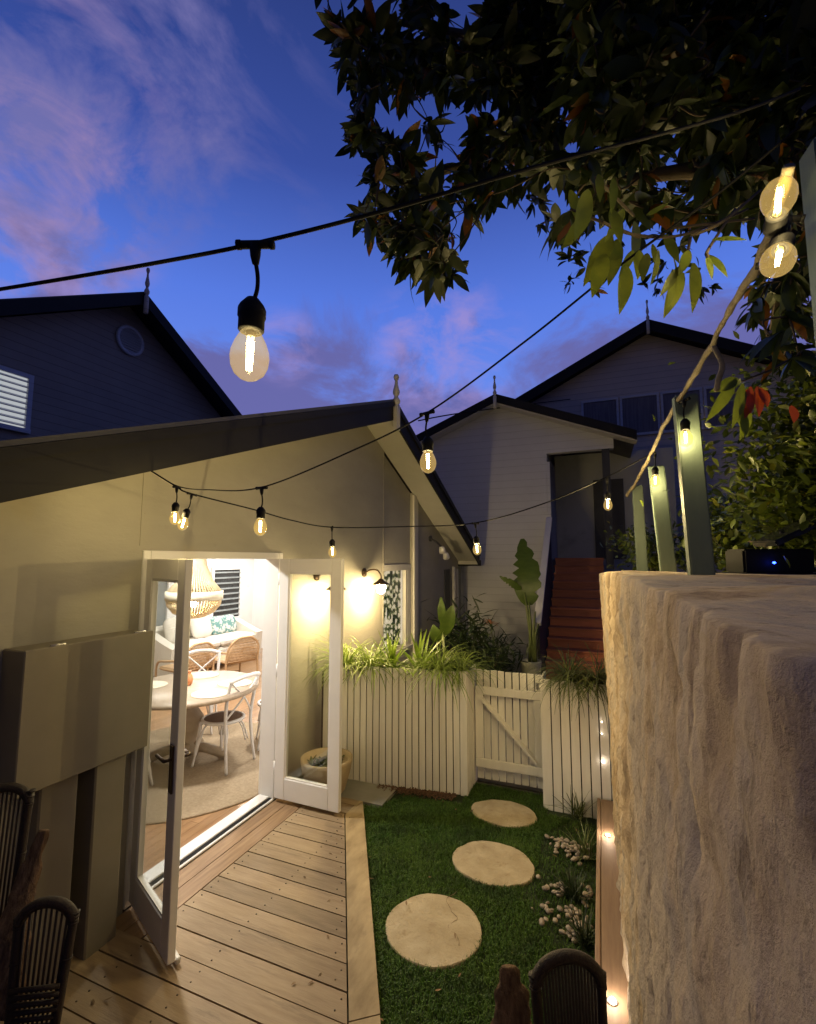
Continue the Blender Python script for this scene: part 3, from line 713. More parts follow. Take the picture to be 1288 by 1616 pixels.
# soffit, bargeboards, roof
XB = -2.34
s = MB()
s.prism([(WX, -1.8, soff(-1.8)), (WX, RY, RZ), (WX, 9.6, soff(9.6)), (WX, 9.6, soff(9.6) + .02), (WX, RY, RZ + .02), (WX, -1.8, soff(-1.8) + .02)], (XB - WX, 0, 0))
s.prism([(WX + .0, 9.51, soff(9.6) - .035), (WX, 9.6, soff(9.6) - .035), (WX, 9.6, soff(9.6) - .002), (WX, 9.51, soff(9.51) - .002)], (XB - WX - .002, 0, 0))
s.build('soffit', M['soffit'], cot)
b = MB()
hb = 0.225
for ya, yb in ((-1.8, RY - .03), (9.62, RY + .03)):
    lo = lambda yy: soff(yy) - 0.03
    b.prism([(XB, ya, lo(ya)), (XB, yb, lo(yb)), (XB, yb, lo(yb) + hb), (XB, ya, lo(ya) + hb)], (0.028, 0, 0))
    b.prism([(XB + .028, ya, lo(ya) + hb - .05), (XB + .028, yb, lo(yb) + hb - .05), (XB + .028, yb, lo(yb) + hb + .012), (XB + .028, ya, lo(ya) + hb + .012)], (0.022, 0, 0))
b.build('bargeboard', M['fascia'], cot)
r = MB()
r.prism([(XB + .045, -1.8, soff(-1.8) + .21), (XB + .045, RY, RZ + .21), (XB + .045, 9.66, soff(9.66) + .21), (XB + .045, 9.66, soff(9.66) + .235), (XB + .045, RY, RZ + .24), (XB + .045, -1.8, soff(-1.8) + .235)], (-6.4, 0, 0))
r.build('roof', M['roof'], cot)
gt = MB(); gt.bbox((-6, 9.62, soff(9.62) - .06), (XB + .03, 9.74, soff(9.62) + .06)); gt.build('gutter', M['fascia'], cot)
# finial
def finial(mb, c, s=1.0, h=.5):
    prof = [(.030, 0), (.030, .30), (.020, .31), (.020, .33), (.032, .36), (.034, .40), (.020, .44), (.016, .47), (.026, .50), (.030, .54), (.022, .60), (.014, .66), (.012, .72), (.02, .75), (.024, .78), (.018, .815), (0, .83)]
    mb.lathe([(a * s, z * h / .83) for a, z in prof], 14, c)
f = MB(); finial(f, (XB + .05, RY, RZ - .10), 1.5, .66); f.bbox((XB + .03, RY - .05, RZ - .16), (XB + .085, RY + .05, RZ + .14), .006); f.build('finial', M['trim'], cot)
# window bay
wd = MB()
wy0, wy1, wz0, wz1 = 5.88, 6.90, 0.80, 2.00
wd.bbox((WX - .12, wy0 - .02, wz1 - .07), (WX - .015, wy1 + .03, wz1 + .02)); wd.bbox((WX - .12, wy1 - .10, wz0), (WX - .02, wy1 - .0, wz1 - .071)); wd.bbox((WX - .12, wy0, wz0), (WX - .03, wy0 + .06, wz1 - .071)); wd.bbox((WX - .13, wy0 - .01, wz0 - .05), (WX + .02, wy1, wz0 - .001))
wd.bbox((WX - .02, wy1 - .19, wz0 + .001), (WX - .06, wy1 - .12, wz1 - .072))
win = wd.build('window', M['trim'], cot)
MB().box((WX - .075, wy0 + .061, wz0), (WX - .07, wy1 - .20, wz1 - .072)).build('pane', M['glass'], win)
cu = MB()
vs = []; fs = []; nn = 60
for k in range(nn + 1):
    yy = wy0 + .03 + (wy1 - wy0 - .15) * k / nn; xx = WX - .135 + 0.012 * math.sin(k * .9)
    vs += [(xx, yy, wz0), (xx, yy, wz1 - .05)]
for k in range(nn): fs.append((2 * k, 2 * k + 2, 2 * k + 3, 2 * k + 1))
cu.add(vs, fs, True); cu.build('curtain', M['floral'], win)
for a, b in (((WX, 2.165, DZ + .03), (WX + .004, 2.18, soff(2.17) - .01)), ((WX, 5.842, 1.2), (WX + .006, 5.86, soff(5.85) - .01)), ((WX, 2.19, 2.39), (WX + .003, 3.1, 2.395))):
    MB().box(a, b).build('sheet_joint', M['render'], cot)
tb = MB(); tb.bbox((WX + .001, 6.93, -.05), (WX + .035, 7.04, soff(6.98) - .01)); tb.bbox((WX + .001, 7.06, -.05), (WX + .022, 7.14, soff(7.1) - .01)); tb.build('corner_trim', M['trim'], cot)
# cable duct covers below the meter box
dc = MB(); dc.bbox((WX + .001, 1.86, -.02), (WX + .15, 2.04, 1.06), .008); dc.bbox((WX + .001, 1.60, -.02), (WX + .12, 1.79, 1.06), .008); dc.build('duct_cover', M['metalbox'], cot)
# rear downpipe and low wing
dp = MB(); dp.tube([(WX + .07, 8.95, -.05), (WX + .07, 8.95, 1.95)], .035, 12); dp.bbox((WX + .002, 9.2, -.05), (WX + .06, 9.32, 1.9)); dp.build('downpipe', M['trim'], cot)
dd = MB(); dd.bbox((WX + .002, 8.55, -.05), (WX + .02, 8.86, 1.9)); dd.build('side_door', M['dark'], cot)
wg = MB(); wg.prism([(-4.5, 9.75, -.06), (-4.5, 12.5, -.06), (-4.5, 12.5, 1.0), (-4.5, 9.75, 2.02)], (1.75, 0, 0)); wg.build('rear_wing', M['render2'], cot)
wr = MB(); wr.prism([(-4.6, 9.72, 2.05), (-4.6, 12.6, .98), (-4.6, 12.6, 1.05), (-4.6, 9.72, 2.13)], (1.95, 0, 0)); wr.build('wing_roof', M['fascia'], cot)

# french doors ---------------------------------------------------------
fr = MB()
fr.bbox((WX - .15, DY0, 0), (WX + .012, DY0 + .055, DZ)); fr.bbox((WX - .15, DY1 - .055, 0), (WX + .012, DY1, DZ)); fr.bbox((WX - .15, DY0 + .056, DZ - .055), (WX + .012, DY1 - .056, DZ))
fr.build('door_frame', M['white'], cot)
th = MB(); th.bbox((WX - .14, DY0 + .056, 0.002), (WX - .03, DY1 - .056, .03)); th.bbox((WX - .028, DY0 + .056, 0.002), (WX + .02, DY1 - .056, .018)); th.build('threshold', M['white'], cot)
th = MB(); th.box((WX - .029, DY0 + .06, .0185), (WX + .004, DY1 - .06, .021)); th.build('threshold_track', M['black'], cot)
LW = 0.655; LH0, LH1 = 0.035, 2.10; ST = 0.105
def leaf_mesh(sgn):
    """door leaf in local space: hinge at origin, leaf along +X, thickness in Y"""
    m = MB(); t = .021
    m.bbox((0, -t, LH0), (ST, t, LH1)); m.bbox((LW - ST, -t, LH0), (LW, t, LH1))
    m.bbox((ST + .0005, -t, LH0), (LW - ST - .0005, t, LH0 + .175)); m.bbox((ST + .0005, -t, LH1 - .125), (LW - ST - .0005, t, LH1))
    a, b, c, d = ST, LW - ST, LH0 + .175, LH1 - .125
    q = .012
    for (p0, p1) in (((a, c), (b, c + q)), ((a, d - q), (b, d)), ((a, c + q), (a + q, d - q)), ((b - q, c + q), (b, d - q))):
        m.box((p0[0], -t + .006, p0[1]), (p1[0], t - .006, p1[1]))
    return m, (a, b, c, d)
def door(loc, ang, hside, lab):
    m, (a, b, c, d) = leaf_mesh(1)
    o = m.build('french_door', M['white'], None, True); o.parent = cot
    o.location = Vector(loc) - cot.location; o.rotation_euler = (0, 0, ang); o['label'] = lab
    MB().box((a + .002, -.003, c + .002), (b - .002, .003, d - .002)).build('pane', M['glass'], o, True)
    h = MB()
    hx = LW - .05
    for sg in (-1, 1) if hside < 0 else ():
        h.bbox((hx - .018, sg * .0215, .86), (hx + .018, sg * .029, 1.10), .003)
        h.tube([(hx, sg * .028, 1.03), (hx, sg * .068, 1.03)], .009, 10); h.tube([(hx, sg * .066, 1.03), (hx - .115, sg * .066, 1.03)], .009, 10)
    if hside < 0: h.build('handle', M['bronze'], o, True)
    for zz in (.22, 1.05, 1.86):
        MB().tube([(-.012, 0, zz), (-.012, 0, zz + .11)], .011, 10).build('hinge', M['white'], o, True)
    return o
door((WX + .03, 3.59, 0), R(-1.0), 1, 'right french door leaf, bright white, open square to the wall')
dl = door((WX + .02, 2.235, 0), R(-22.5), -1, 'left french door leaf, dark on its near side, swung open')
# weather strip along the foot of the left leaf
MB().bbox((.0, .024, .012), (LW, .05, .042), .006).build('weather_strip', M['trim'], dl, True)

# ------------------------------------------------------------------ meter box
mbx = thing('meter_box', 'boxy beige metal meter box on the cottage wall left of the french doors', 'meter box', (WX, 1.8, 1.0))
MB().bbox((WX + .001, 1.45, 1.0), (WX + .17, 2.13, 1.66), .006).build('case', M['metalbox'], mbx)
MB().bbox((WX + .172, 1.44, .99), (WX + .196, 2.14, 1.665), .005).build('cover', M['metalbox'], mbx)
for yy in (1.56, 2.02): MB().tube([(WX + .185, yy, 1.668), (WX + .185, yy + .07, 1.668)], .007, 8).build('hinge', M['metal'], mbx)

# ------------------------------------------------------------------ wall lamps
def wall_lamp(yy, zz, label):
    t = thing('wall_lamp', label, 'wall lamp', (WX, yy, zz), 0, 'gooseneck wall lamps on the cottage')
    m = MB(); m.lathe([(0, 0), (.055, 0), (.055, .02), (.02, .035), (0, .035)], 20, (0, 0, 0), Matrix.Rotation(PI / 2, 3, 'Y')); m.build('backplate', M['bronze'], t, True)
    m = MB(); m.tube(smooth_path([(.02, 0, 0), (.10, 0, .035), (.19, 0, .03), (.235, 0, -.03), (.24, 0, -.08)], 6), .010, 8); m.build('arm', M['bronze'], t, True)
    m = MB(); m.lathe([(.028, -.075), (.034, -.09), (.06, -.105), (.105, -.135), (.108, -.14), (.06, -.112), (.03, -.10)], 24, (.24, 0, 0)); m.build('shade', M['bronze'], t, True)
    m = MB(); m.lathe([(.03, -.12), (.052, -.14), (.056, -.19), (.045, -.23), (.02, -.25), (0, -.253)], 20, (.24, 0, 0)); m.build('globe', M['lampglow'], t, True)
    return t
L1 = wall_lamp(5.28, 1.93, 'lit gooseneck wall lamp beside the floral-curtained window')
L2 = wall_lamp(4.22, 1.93, 'lit gooseneck wall lamp mostly hidden behind the open right door leaf')

# security light under the eave
t = thing('security_light', 'small white twin security light under the cottage eave on the right', 'security light', (WX, 7.9, 2.33))
m = MB(); m.lathe([(0, 0), (.05, 0), (.05, .03), (0, .03)], 16, (WX, 7.75, 2.45), Matrix.Rotation(PI / 2, 3, 'Y')); m.tube(smooth_path([(WX + .03, 7.75, 2.45), (WX + .12, 7.8, 2.38), (WX + .16, 7.95, 2.30)], 4), .016, 8); m.build('arm', M['dark'], t)
for k, (dy, dz) in enumerate(((0, 0), (.22, -.10))):
    m = MB(); m.lathe([(.02, .06), (.05, .04), (.065, -.05), (.05, -.06), (0, -.05)], 16, (WX + .17, 7.92 + dy, 2.26 + dz), Matrix.Rotation(R(35), 3, 'X')); m.build('lamp_head', M['white'], t)

# ------------------------------------------------------------------ slatted planters and gate
def slat_line(mb, p, q, z0, z1, n, th=.018, gap=.0095, out=None, topslope=0.0):
    p = Vector(p); q = Vector(q); d = (q - p); L = d.length; d.normalize(); nrm = Vector((d.y, -d.x, 0))
    w = L / n
    for k in range(n):
        a = p + d * (k * w + gap / 2); b = p + d * ((k + 1) * w - gap / 2)
        zz = z1 + rng.uniform(-.003, .003)
        j = rng.uniform(-.002, .002)
        poly = [a + nrm * j, b + nrm * j, b + nrm * (j - th), a + nrm * (j - th)]
        mb.prism([(v.x, v.y, z0 + rng.uniform(-.002, .002)) for v in poly], (0, 0, zz - z0))
plL = thing('slatted_planter', 'long white slatted planter box left of the gate, full of spider plants', 'planter', (-1.8, 4.4, -.03), 0, 'white slatted planters')
m = MB(); slat_line(m, (-2.60, 4.165, 0), (-1.255, 4.36, 0), -.03, 1.055, 21)
m.bbox((-1.252, 4.345, -.03), (-1.185, 4.40, 1.06)); m.build('front_panel', M['slat'], plL)
m = MB(); slat_line(m, (-1.187, 4.405, 0), (-1.187, 4.72, 0), -.03, 1.055, 4); m.build('side_panel', M['slat'], plL)
m = MB(); m.prism([(-2.65, 4.22, -.03), (-1.22, 4.42, -.03), (-1.22, 4.72, -.03), (-2.65, 4.66, -.03)], (0, 0, 1.0)); m.build('soil_core', M['soil'], plL)
plR = thing('slatted_planter', 'short white slatted planter box between the gate and the stone wall', 'planter', (-.2, 4.5, -.03), 0, 'white slatted planters')
m = MB(); slat_line(m, (-0.525, 4.395, 0), (0.09, 4.395, 0), -.03, 1.05, 8); m.build('front_panel', M['slat'], plR)
m = MB(); slat_line(m, (-0.535, 4.72, 0), (-0.535, 4.40, 0), -.03, 1.05, 4); m.build('side_panel', M['slat'], plR)
m = MB(); m.box((-.50, 4.43, -.03), (0.0, 4.72, .98)); m.build('soil_core', M['soil'], plR)

gate = thing('garden_gate', 'white picket garden gate with a diagonal brace between the two planters', 'gate', (-.86, 4.64, 0))
GX0, GX1 = -1.175, -.548
m = MB(); slat_line(m, (GX0, 4.665, 0), (GX1, 4.665, 0), .012, 1.02, 9, gap=.013); m.build('board_panel', M['slat'], gate)
m = MB()
m.bbox((GX0, 4.615, .80), (GX1, 4.64, .875)); m.bbox((GX0, 4.615, .13), (GX1, 4.64, .21))
m.bbox((GX0, 4.616, .211), (GX0 + .075, 4.641, .799)); m.bbox((GX1 - .075, 4.616, .211), (GX1, 4.641, .799))
m.build('frame', M['slat'], gate)
m = MB(); m.bar((GX0 + .06, 4.627, .77), (GX1 - .06, 4.627, .25), .018, .085, (0, 1, 0)); 
m.build('brace', M['slat'], gate)
m = MB(); m.tube([(GX1 - .02, 4.60, .93), (GX1 + .04, 4.60, .93)], .006, 8); m.bbox((GX1 - .05, 4.606, .90), (GX1 - .02, 4.614, .96), .002); m.build('latch', M['metal'], gate)

# ------------------------------------------------------------------ plants
def blades(mb, c, n, L, W, spread=1.0, droop=(.4, 1.1), up=.9, rot=(0, 2 * PI), shape='blade', rows=6):
    c = Vector(c)
    for k in range(n):
        a = rng.uniform(*rot); el = rng.uniform(.25, 1.0) ** spread * up
        d = Vector((math.cos(a) * math.cos(el * PI / 2), math.sin(a) * math.cos(el * PI / 2), math.sin(el * PI / 2)))
        l = L * rng.uniform(.55, 1.1); dr = rng.uniform(*droop)
        # curved strip
        side = Vector((-math.sin(a), math.cos(a), 0)); p = c + Vector((rng.gauss(0, .02), rng.gauss(0, .02), 0)); vs = []; fs = []
        dd = d.copy()
        for i in range(rows + 1):
            t = i / rows; w = W * (1 - t) ** .55 * (.6 + .4 * min(1, t * 4)) / 2
            w = max(w, .0006)
            vs += [p - side * w + Vector((0, 0, w * .35)), p, p + side * w + Vector((0, 0, w * .35))]
            dd = (dd + Vector((0, 0, -dr / rows * (0.5 + t)))).normalized(); p = p + dd * (l / rows)
        for i in range(rows):
            q = i * 3; fs += [(q, q + 1, q + 4, q + 3), (q + 1, q + 2, q + 5, q + 4)]
        mb.add(vs, fs, True)

def plant(name, label, cat, group, c, n, L, W, m, **kw):
    mb = MB(); mb.keepn = True
    blades(mb, (0, 0, 0), n, L, W, **kw)
    o = mb.build(name, M[m]); o.location = c
    return tag(o, label, cat, group)
G1 = 'plants in the left planter'
plant('spider_plant', 'arching spider plant at the left end of the long planter, next to the door leaf', 'plant', G1, (-2.40, 4.26, 1.02), 150, .52, .017, 'spider', droop=(1.0, 2.2), up=.72)
plant('spider_plant', 'airy spider plant in the long planter left of the broad green strap plant', 'plant', G1, (-2.14, 4.30, 1.02), 140, .52, .017, 'spider', droop=(1.0, 2.2), up=.72)
plant('strap_plant', 'bright green broad-leaved plant under the wall lamp in the long planter', 'plant', G1, (-1.97, 4.42, .98), 40, .46, .042, 'strap', droop=(.35, 1.0))
plant('strap_plant', 'upright bright green strap-leaved plant below the floral window', 'plant', G1, (-1.70, 4.46, .98), 30, .46, .045, 'strap', droop=(.3, 1.0))
plant('spider_plant', 'striped spider plant hanging over the right front of the long planter', 'plant', G1, (-1.47, 4.41, 1.03), 190, .55, .014, 'spider', droop=(1.2, 2.5), up=.72)
plant('spider_plant', 'dim spider plant at the gate end of the long planter', 'plant', G1, (-1.27, 4.47, 1.03), 120, .45, .013, 'spider', droop=(1.2, 2.5), up=.7)
plant('grass_tuft', 'drooping green-brown grass tuft spilling over the right planter front', 'plant', 'grasses in the right planter', (-.28, 4.47, 1.02), 300, .48, .011, 'reed', droop=(1.2, 2.6), up=.75)
plant('grass_tuft', 'drooping grass tuft in the right planter up against the stone wall', 'plant', 'grasses in the right planter', (-.06, 4.46, 1.02), 220, .48, .011, 'reed', droop=(1.2, 2.6), up=.75)
# straps in the bed by the sleeper
BEDL = ['spiky grass clump in front of the right planter boards', 'small spiky grass clump among pebbles beside the farther deck light', 'low dark grass clump between the two pebble patches', 'dark grass clump beside the sleeper behind the right wicker chair']
for i, (px, py, n, L) in enumerate(((912, 1288, 46, .34), (925, 1355, 40, .26), (905, 1418, 70, .17), (925, 1490, 50, .2))):
    c = at(px, py, Z=-.02)
    plant('grass_clump', BEDL[i], 'plant', 'grass clumps by the sleeper', c, n, L, .011, 'reed' if i < 2 else 'darkleaf', droop=(.2, .9), spread=.7)

# bird of paradise plants
def big_leaf(mb, base, tip_dir, L, W, bend, tear=True):
    n = 16; base = Vector(base); d = Vector(tip_dir).normalized(); view = Vector((-base.x, -base.y, 0)).normalized()
    sx = d.cross(view).normalized(); nu = sx.cross(d).normalized(); vs = []; fs = []
    for i in range(n + 1):
        t = i / n; w = W / 2 * math.sin(PI * (t * .93 + .04) ** .8) ** .8
        c = base + d * L * t - nu * bend * L * t * t + sx * .12 * L * math.sin(t * 1.5) * bend
        e1 = (1 - .5 * max(0, math.sin(i * 2.9 + .6)) ** 2) if tear else 1
        e2 = (1 - .45 * max(0, math.sin(i * 2.3 + 1)) ** 3) if tear else 1
        vs += [c - sx * w * e1 + nu * .10 * w, c - sx * w * .5 + nu * .10 * w, c, c + sx * w * .5 + nu * .10 * w, c + sx * w * e2 + nu * .1 * w]
    for i in range(n):
        for k in range(4):
            q = i * 5 + k; fs.append((q, q + 1, q + 6, q + 5))
    mb.add(vs, fs, True)
t = thing('bird_of_paradise', 'tall bird of paradise with one huge torn leaf, potted left of the stair rail', 'plant', (-1.12, 7.5, .0))
m = MB(); m.keepn = True
lb = at(835, 955, Y=7.5); lt = at(800, 868, Y=7.35)
big_leaf(m, lb, lt - lb + RIGHT * .22, (lt - lb).length * 1.12, .44, .34)
s2 = at(823, 930, Y=7.45); big_leaf(m, s2, at(785, 908, Y=7.3) - s2, .38, .12, .1)
m.build('leaf', M['bop'], t)
m = MB(); top = at(840, 1020, Y=7.5)
for q in ((835, 950), (845, 965), (828, 935), (850, 985)):
    e = at(q[0], q[1], Y=7.48); m.tube([Vector((top.x + rng.uniform(-.05, .05), 7.5, .38)), (e + top) / 2, e], [.028, .022, .012], 7)
m.build('stem', M['stem'], t)
pc = at(838, 1040, Y=7.5)
p = thing('tall_pot', 'tall pale tapered pot holding the bird of paradise by the stairs', 'pot', (pc.x, 7.5, -.01))
MB().lathe([(.10, 0), (.155, .55), (.155, .58), (.135, .58), (.13, .5), (0, .5)], 20).build('pot_body', M['potpale'], p, True)
MB().lathe([(0, .53), (.132, .53), (0, .535)], 20).build('soil', M['soil'], p, True)
t = thing('bird_of_paradise', 'young bird of paradise with folded green leaves behind the long planter', 'plant', (-2.1, 5.6, 0))
m = MB(); m.keepn = True
for (bx, by, tx, ty, W) in ((700, 1002, 712, 962, .17), (690, 1012, 684, 990, .14), (698, 985, 695, 948, .10)):
    b0 = at(bx, by, Y=5.6); e = at(tx, ty, Y=5.55); big_leaf(m, b0, e - b0, (e - b0).length * 1.1, W, .2, False)
m.build('leaf', M['bop'], t)
m = MB()
for (bx, by) in ((700, 1002), (690, 1012), (698, 985)):
    e = at(bx, by, Y=5.6); m.tube([(e.x + .05, 5.6, .3), (e.x + .03, 5.6, .8), e], [.02, .016, .01], 7)
m.build('stem', M['stem'], t)

# dark shrubs behind the planter
def shrub(name, label, cat, group, c, rad, n, L, W, m, seed, stems=5, flat=False, lum=None):
    rr = random.Random(seed); t = thing(name, label, cat, c, 0, group)
    mb = MB(); mb.keepn = True
    ctr = [Vector((rr.gauss(0, .45) * rad[0], rr.gauss(0, .45) * rad[1], rad[2] * (.35 + rr.random() * 1.25))) for _ in range(max(5, n // 60))]
    for k in range(n):
        q = rr.choice(ctr); s = .42
        p = q + Vector((rr.gauss(0, rad[0] * s), rr.gauss(0, rad[1] * s), rr.gauss(0, rad[2] * s * .8)))
        if p.z < .02: p.z = rr.uniform(.02, .2)
        d = Vector((rr.gauss(0, 1), rr.gauss(0, 1), rr.gauss(.3, .8))); l = L * rr.uniform(.6, 1.2)
        mb.leaf(p, d, (rr.gauss(0, .6), rr.gauss(0, .6), 1), l, W * rr.uniform(.7, 1.2), rr.uniform(0, .4), .2, 3)
    mb.build('foliage', M[m], t, True)
    sm = MB()
    for k in range(stems):
        q = rr.choice(ctr); sm.tube([(rr.gauss(0, .05), rr.gauss(0, .05), -.02), q * .5 + Vector((0, 0, .05)), q], [.018, .012, .005], 6)
    sm.build('stem', M['bark'], t, True)
    return t
GB = 'dark shrubs behind the gate'
shrub('garden_shrub', 'dark bushy shrub behind the gate at the corner of the cottage', 'shrub', GB, (-2.15, 7.6, -.02), (.42, .35, .62), 900, .26, .035, 'darkleaf', 3)
shrub('garden_shrub', 'dark fine-leaved shrub behind the gate, left of the tall pale pot', 'shrub', GB, (-1.62, 7.2, -.02), (.34, .35, .5), 900, .24, .028, 'darkleaf', 4)
t = thing('canna_flower', 'orange-pink flower on a thin stem above the dark shrubs', 'flower', at(775, 985, Y=7.5))
m = MB(); m.keepn = True
for k in range(9): m.leaf((0, 0, 0), (rng.gauss(0, 1), rng.gauss(0, .5), rng.uniform(-.2, 1)), (0, 0, 1), .13, .06, .3, .2, 4, 'ov')
m.build('petals', M['flower'], t, True)
MB().tube([(0.05, .02, -.55), (.02, 0, -.2), (0, 0, 0)], .007, 6).build('stem', M['stem'], t, True)

# bowl pot beside the right leaf
t = thing('bowl_pot', 'wide cream terracotta bowl pot on the deck behind the right door leaf', 'pot', (-2.36, 3.86, .002))
MB().lathe([(.13, 0), (.17, .05), (.215, .20), (.232, .29), (.232, .315), (.205, .315), (.19, .25), (0, .235)], 36).build('bowl', M['pot'], t, True)
MB().lathe([(0, .245), (.1, .25), (.188, .243), (.18, .236), (0, .236)], 24).build('soil', M['soil'], t, True)
t2 = thing('succulent', 'small cluster of grey-green succulents in the cream bowl pot', 'plant', (-2.36, 3.86, .245))
m = MB(); m.keepn = True
for k in range(60):
    a = rng.uniform(0, 2 * PI); r = rng.uniform(.02, .15)
    m.leaf((r * math.cos(a), r * math.sin(a), 0), (rng.gauss(0, .6), rng.gauss(0, .6), .7), (0, 0, 1), rng.uniform(.05, .11), .03, .1, .3, 4, 'ov')
m.build('leaves', M['reed'], t2, True)
MB().tube(smooth_path([(-.1, -.05, .03), (0, .02, .07), (.1, .03, .05), (.17, .0, .09)], 5), .012, 7).build('driftwood', M['branch'], t2, True)

# ------------------------------------------------------------------ houses behind
def gable_house(name, label, loc, axis, plane, cy, cz, half, sl, z0, depth, wallm, barge=.22, over=.35):
    t = thing(name, label, 'house', loc)
    def P(a, z, o=0.0): return (plane + o, a, z) if axis == 'X' else (a, plane + o, z)
    inw = -1 if axis == 'X' else 1
    ex = (inw * depth, 0, 0) if axis == 'X' else (0, inw * depth, 0)
    return t, P, inw, ex
# left slate house
PX = -9.0
lh = thing('slate_house', 'dark slate weatherboard house with round gable vent and lit louvre window', 'house', (PX, 6.9, 0))
AY, AZ, SLP = 6.9, 7.85, .60
def lz(y): return AZ - SLP * abs(y - AY)
m = MB(); m.prism([(PX - .45, 1.0, 0), (PX - .45, 13.2, 0), (PX - .45, 13.2, lz(13.2) - .2), (PX - .45, AY, AZ - .2), (PX - .45, 1.0, lz(1.0) - .2)], (-6, 0, 0)); m.build('wall', M['clad'], lh)
m = MB()
m.prism([(PX, .6, lz(.6) - .02), (PX, AY, AZ - .02), (PX, 13.6, lz(13.6) - .02), (PX, 13.6, lz(13.6) + .06), (PX, AY, AZ + .06), (PX, .6, lz(.6) + .06)], (-6.6, 0, 0)); m.build('roof', M['roof'], lh)
m = MB()
for ya, yb in ((.6, AY - .02), (13.6, AY + .02)):
    m.prism([(PX, ya, lz(ya) - .24), (PX, yb, lz(yb) - .24), (PX, yb, lz(yb) + .03), (PX, ya, lz(ya) + .03)], (.035, 0, 0))
m.build('bargeboard', M['fascia'], lh)
m = MB(); finial(m, (PX + .06, AY, AZ - .45), 1.6, 1.05); m.build('finial', M['clad3'], lh)
vt = MB(); vq = at(205, 538, X=PX - .44); vc = (PX - .445, vq.y, vq.z)
vt.lathe([(.26, 0), (.33, 0), (.33, .04), (.26, .04), (.26, 0)], 28, vc, Matrix.Rotation(PI / 2, 3, 'Y')); vent = vt.build('gable_vent', M['clad2'], lh)
m = MB()
for k in range(9):
    zz = -.22 + k * .055; hw = math.sqrt(max(.26 ** 2 - zz ** 2, .001)); m.bar((vc[0] + .015, vc[1] - hw, vc[2] + zz), (vc[0] + .015, vc[1] + hw, vc[2] + zz), .02, .03, (0.6, 0, 1))
m.build('vent_slats', M['clad2'], vent)
m = MB(); xw = PX - .445; a1, a2 = at(43, 598, X=xw), at(41, 678, X=xw); wy0, wy1, wz0, wz1 = 3.9, a1.y, a2.z, a1.z
m.bbox((xw, wy0 - .08, wz1), (xw + .06, wy1 + .08, wz1 + .08)); m.bbox((xw, wy0 - .08, wz0 - .08), (xw + .08, wy1 + .08, wz0)); m.bbox((xw, wy0 - .08, wz0), (xw + .06, wy0, wz1)); m.bbox((xw, wy1, wz0), (xw + .06, wy1 + .08, wz1))
lw = m.build('louvre_window', M['clad2'], lh)
m = MB()
for k in range(9):
    zz = wz0 + .06 + k * (wz1 - wz0 - .1) / 8.2; m.bar((xw + .03, wy0, zz), (xw + .03, wy1, zz), .07, .014, (.8, 0, 1))
m.build('louvre_blades', M['white'], lw)
MB().box((xw + .001, wy0, wz0), (xw + .008, wy1, wz1)).build('lit_pane', emis('lit_louvre_pane', (.9, .95, 1.0), .42), lw)

# pale house with stairs
HY = 10.0
ph = thing('pale_house', 'pale grey gabled house behind the gate with a recessed stair entry', 'house', (-1.9, HY, 0))
PXC, PZ, PS = -1.94, 5.50, .40
def pz(x): return PZ - PS * abs(x - PXC)
def ppoly(y, x0, x1, z0):
    pts = [(x0, y, z0), (x1, y, z0), (x1, y, pz(x1) - .12)]
    if x0 < PXC < x1: pts.append((PXC, y, PZ - .12))
    return pts + [(x0, y, pz(x0) - .12)]
m = MB(); m.prism(ppoly(HY, -4.9, -.96, -.06), (0, .2, 0)); m.prism([(-.959, HY, 4.28), (.32, HY, 4.28), (.32, HY, pz(.32) - .12), (-.959, HY, pz(-.959) - .12)], (0, .2, 0))
m.box((-4.9, HY + .2, -.06), (-4.7, 15, 4.2)); m.build('wall', M['clad2'], ph)
m = MB(); m.box((-.958, 11.9, -.06), (1.6, 12.0, 4.6)); m.box((-1.1, 10.2, -.06), (-.96, 11.9, 4.3)); m.build('entry_wall', M['render2'], ph)
m = MB(); m.bbox((.10, HY, 1.9), (.24, HY + .15, 4.279)); m.build('entry_post', M['dark'], ph)
m = MB(); m.bbox((-.96, HY, 2.75), (-.9, HY + .02, 4.1)); m.bbox((-1.10, HY - .02, 3.05), (-.97, HY - .001, 3.85)); m.build('entry_trim', M['clad2'], ph)
m = MB(); m.bbox((-.1, 11.86, 2.1), (.55, 11.897, 3.95)); m.build('entry_door', M['dark'], ph)
m = MB(); m.prism([(-5.2, HY - .3, pz(-5.2) - .02), (PXC, HY - .3, PZ - .02), (.72, HY - .3, pz(.72) - .02), (.72, HY - .3, pz(.72) + .06), (PXC, HY - .3, PZ + .06), (-5.2, HY - .3, pz(-5.2) + .06)], (0, 6, 0)); m.build('roof', M['roof'], ph)
m = MB()
for a, b2 in ((-5.2, PXC - .01), (.72, PXC + .01)):
    m.prism([(a, HY - .33, pz(a) - .10), (b2, HY - .33, pz(b2) - .10), (b2, HY - .33, pz(b2) + .08), (a, HY - .33, pz(a) + .08)], (0, .03, 0))
m.build('bargeboard', M['fascia'], ph)
m = MB()
m.prism([(-5.2, HY - .3, pz(-5.2) - .13), (PXC, HY - .3, PZ - .13), (.72, HY - .3, pz(.72) - .13), (.72, HY - .3, pz(.72) - .10), (PXC, HY - .3, PZ - .10), (-5.2, HY - .3, pz(-5.2) - .10)], (0, .3, 0)); m.build('soffit', M['trim'], ph)
m = MB(); finial(m, (PXC, HY - .36, PZ - .25), 1.2, .72); m.build('finial', M['trim'], ph)

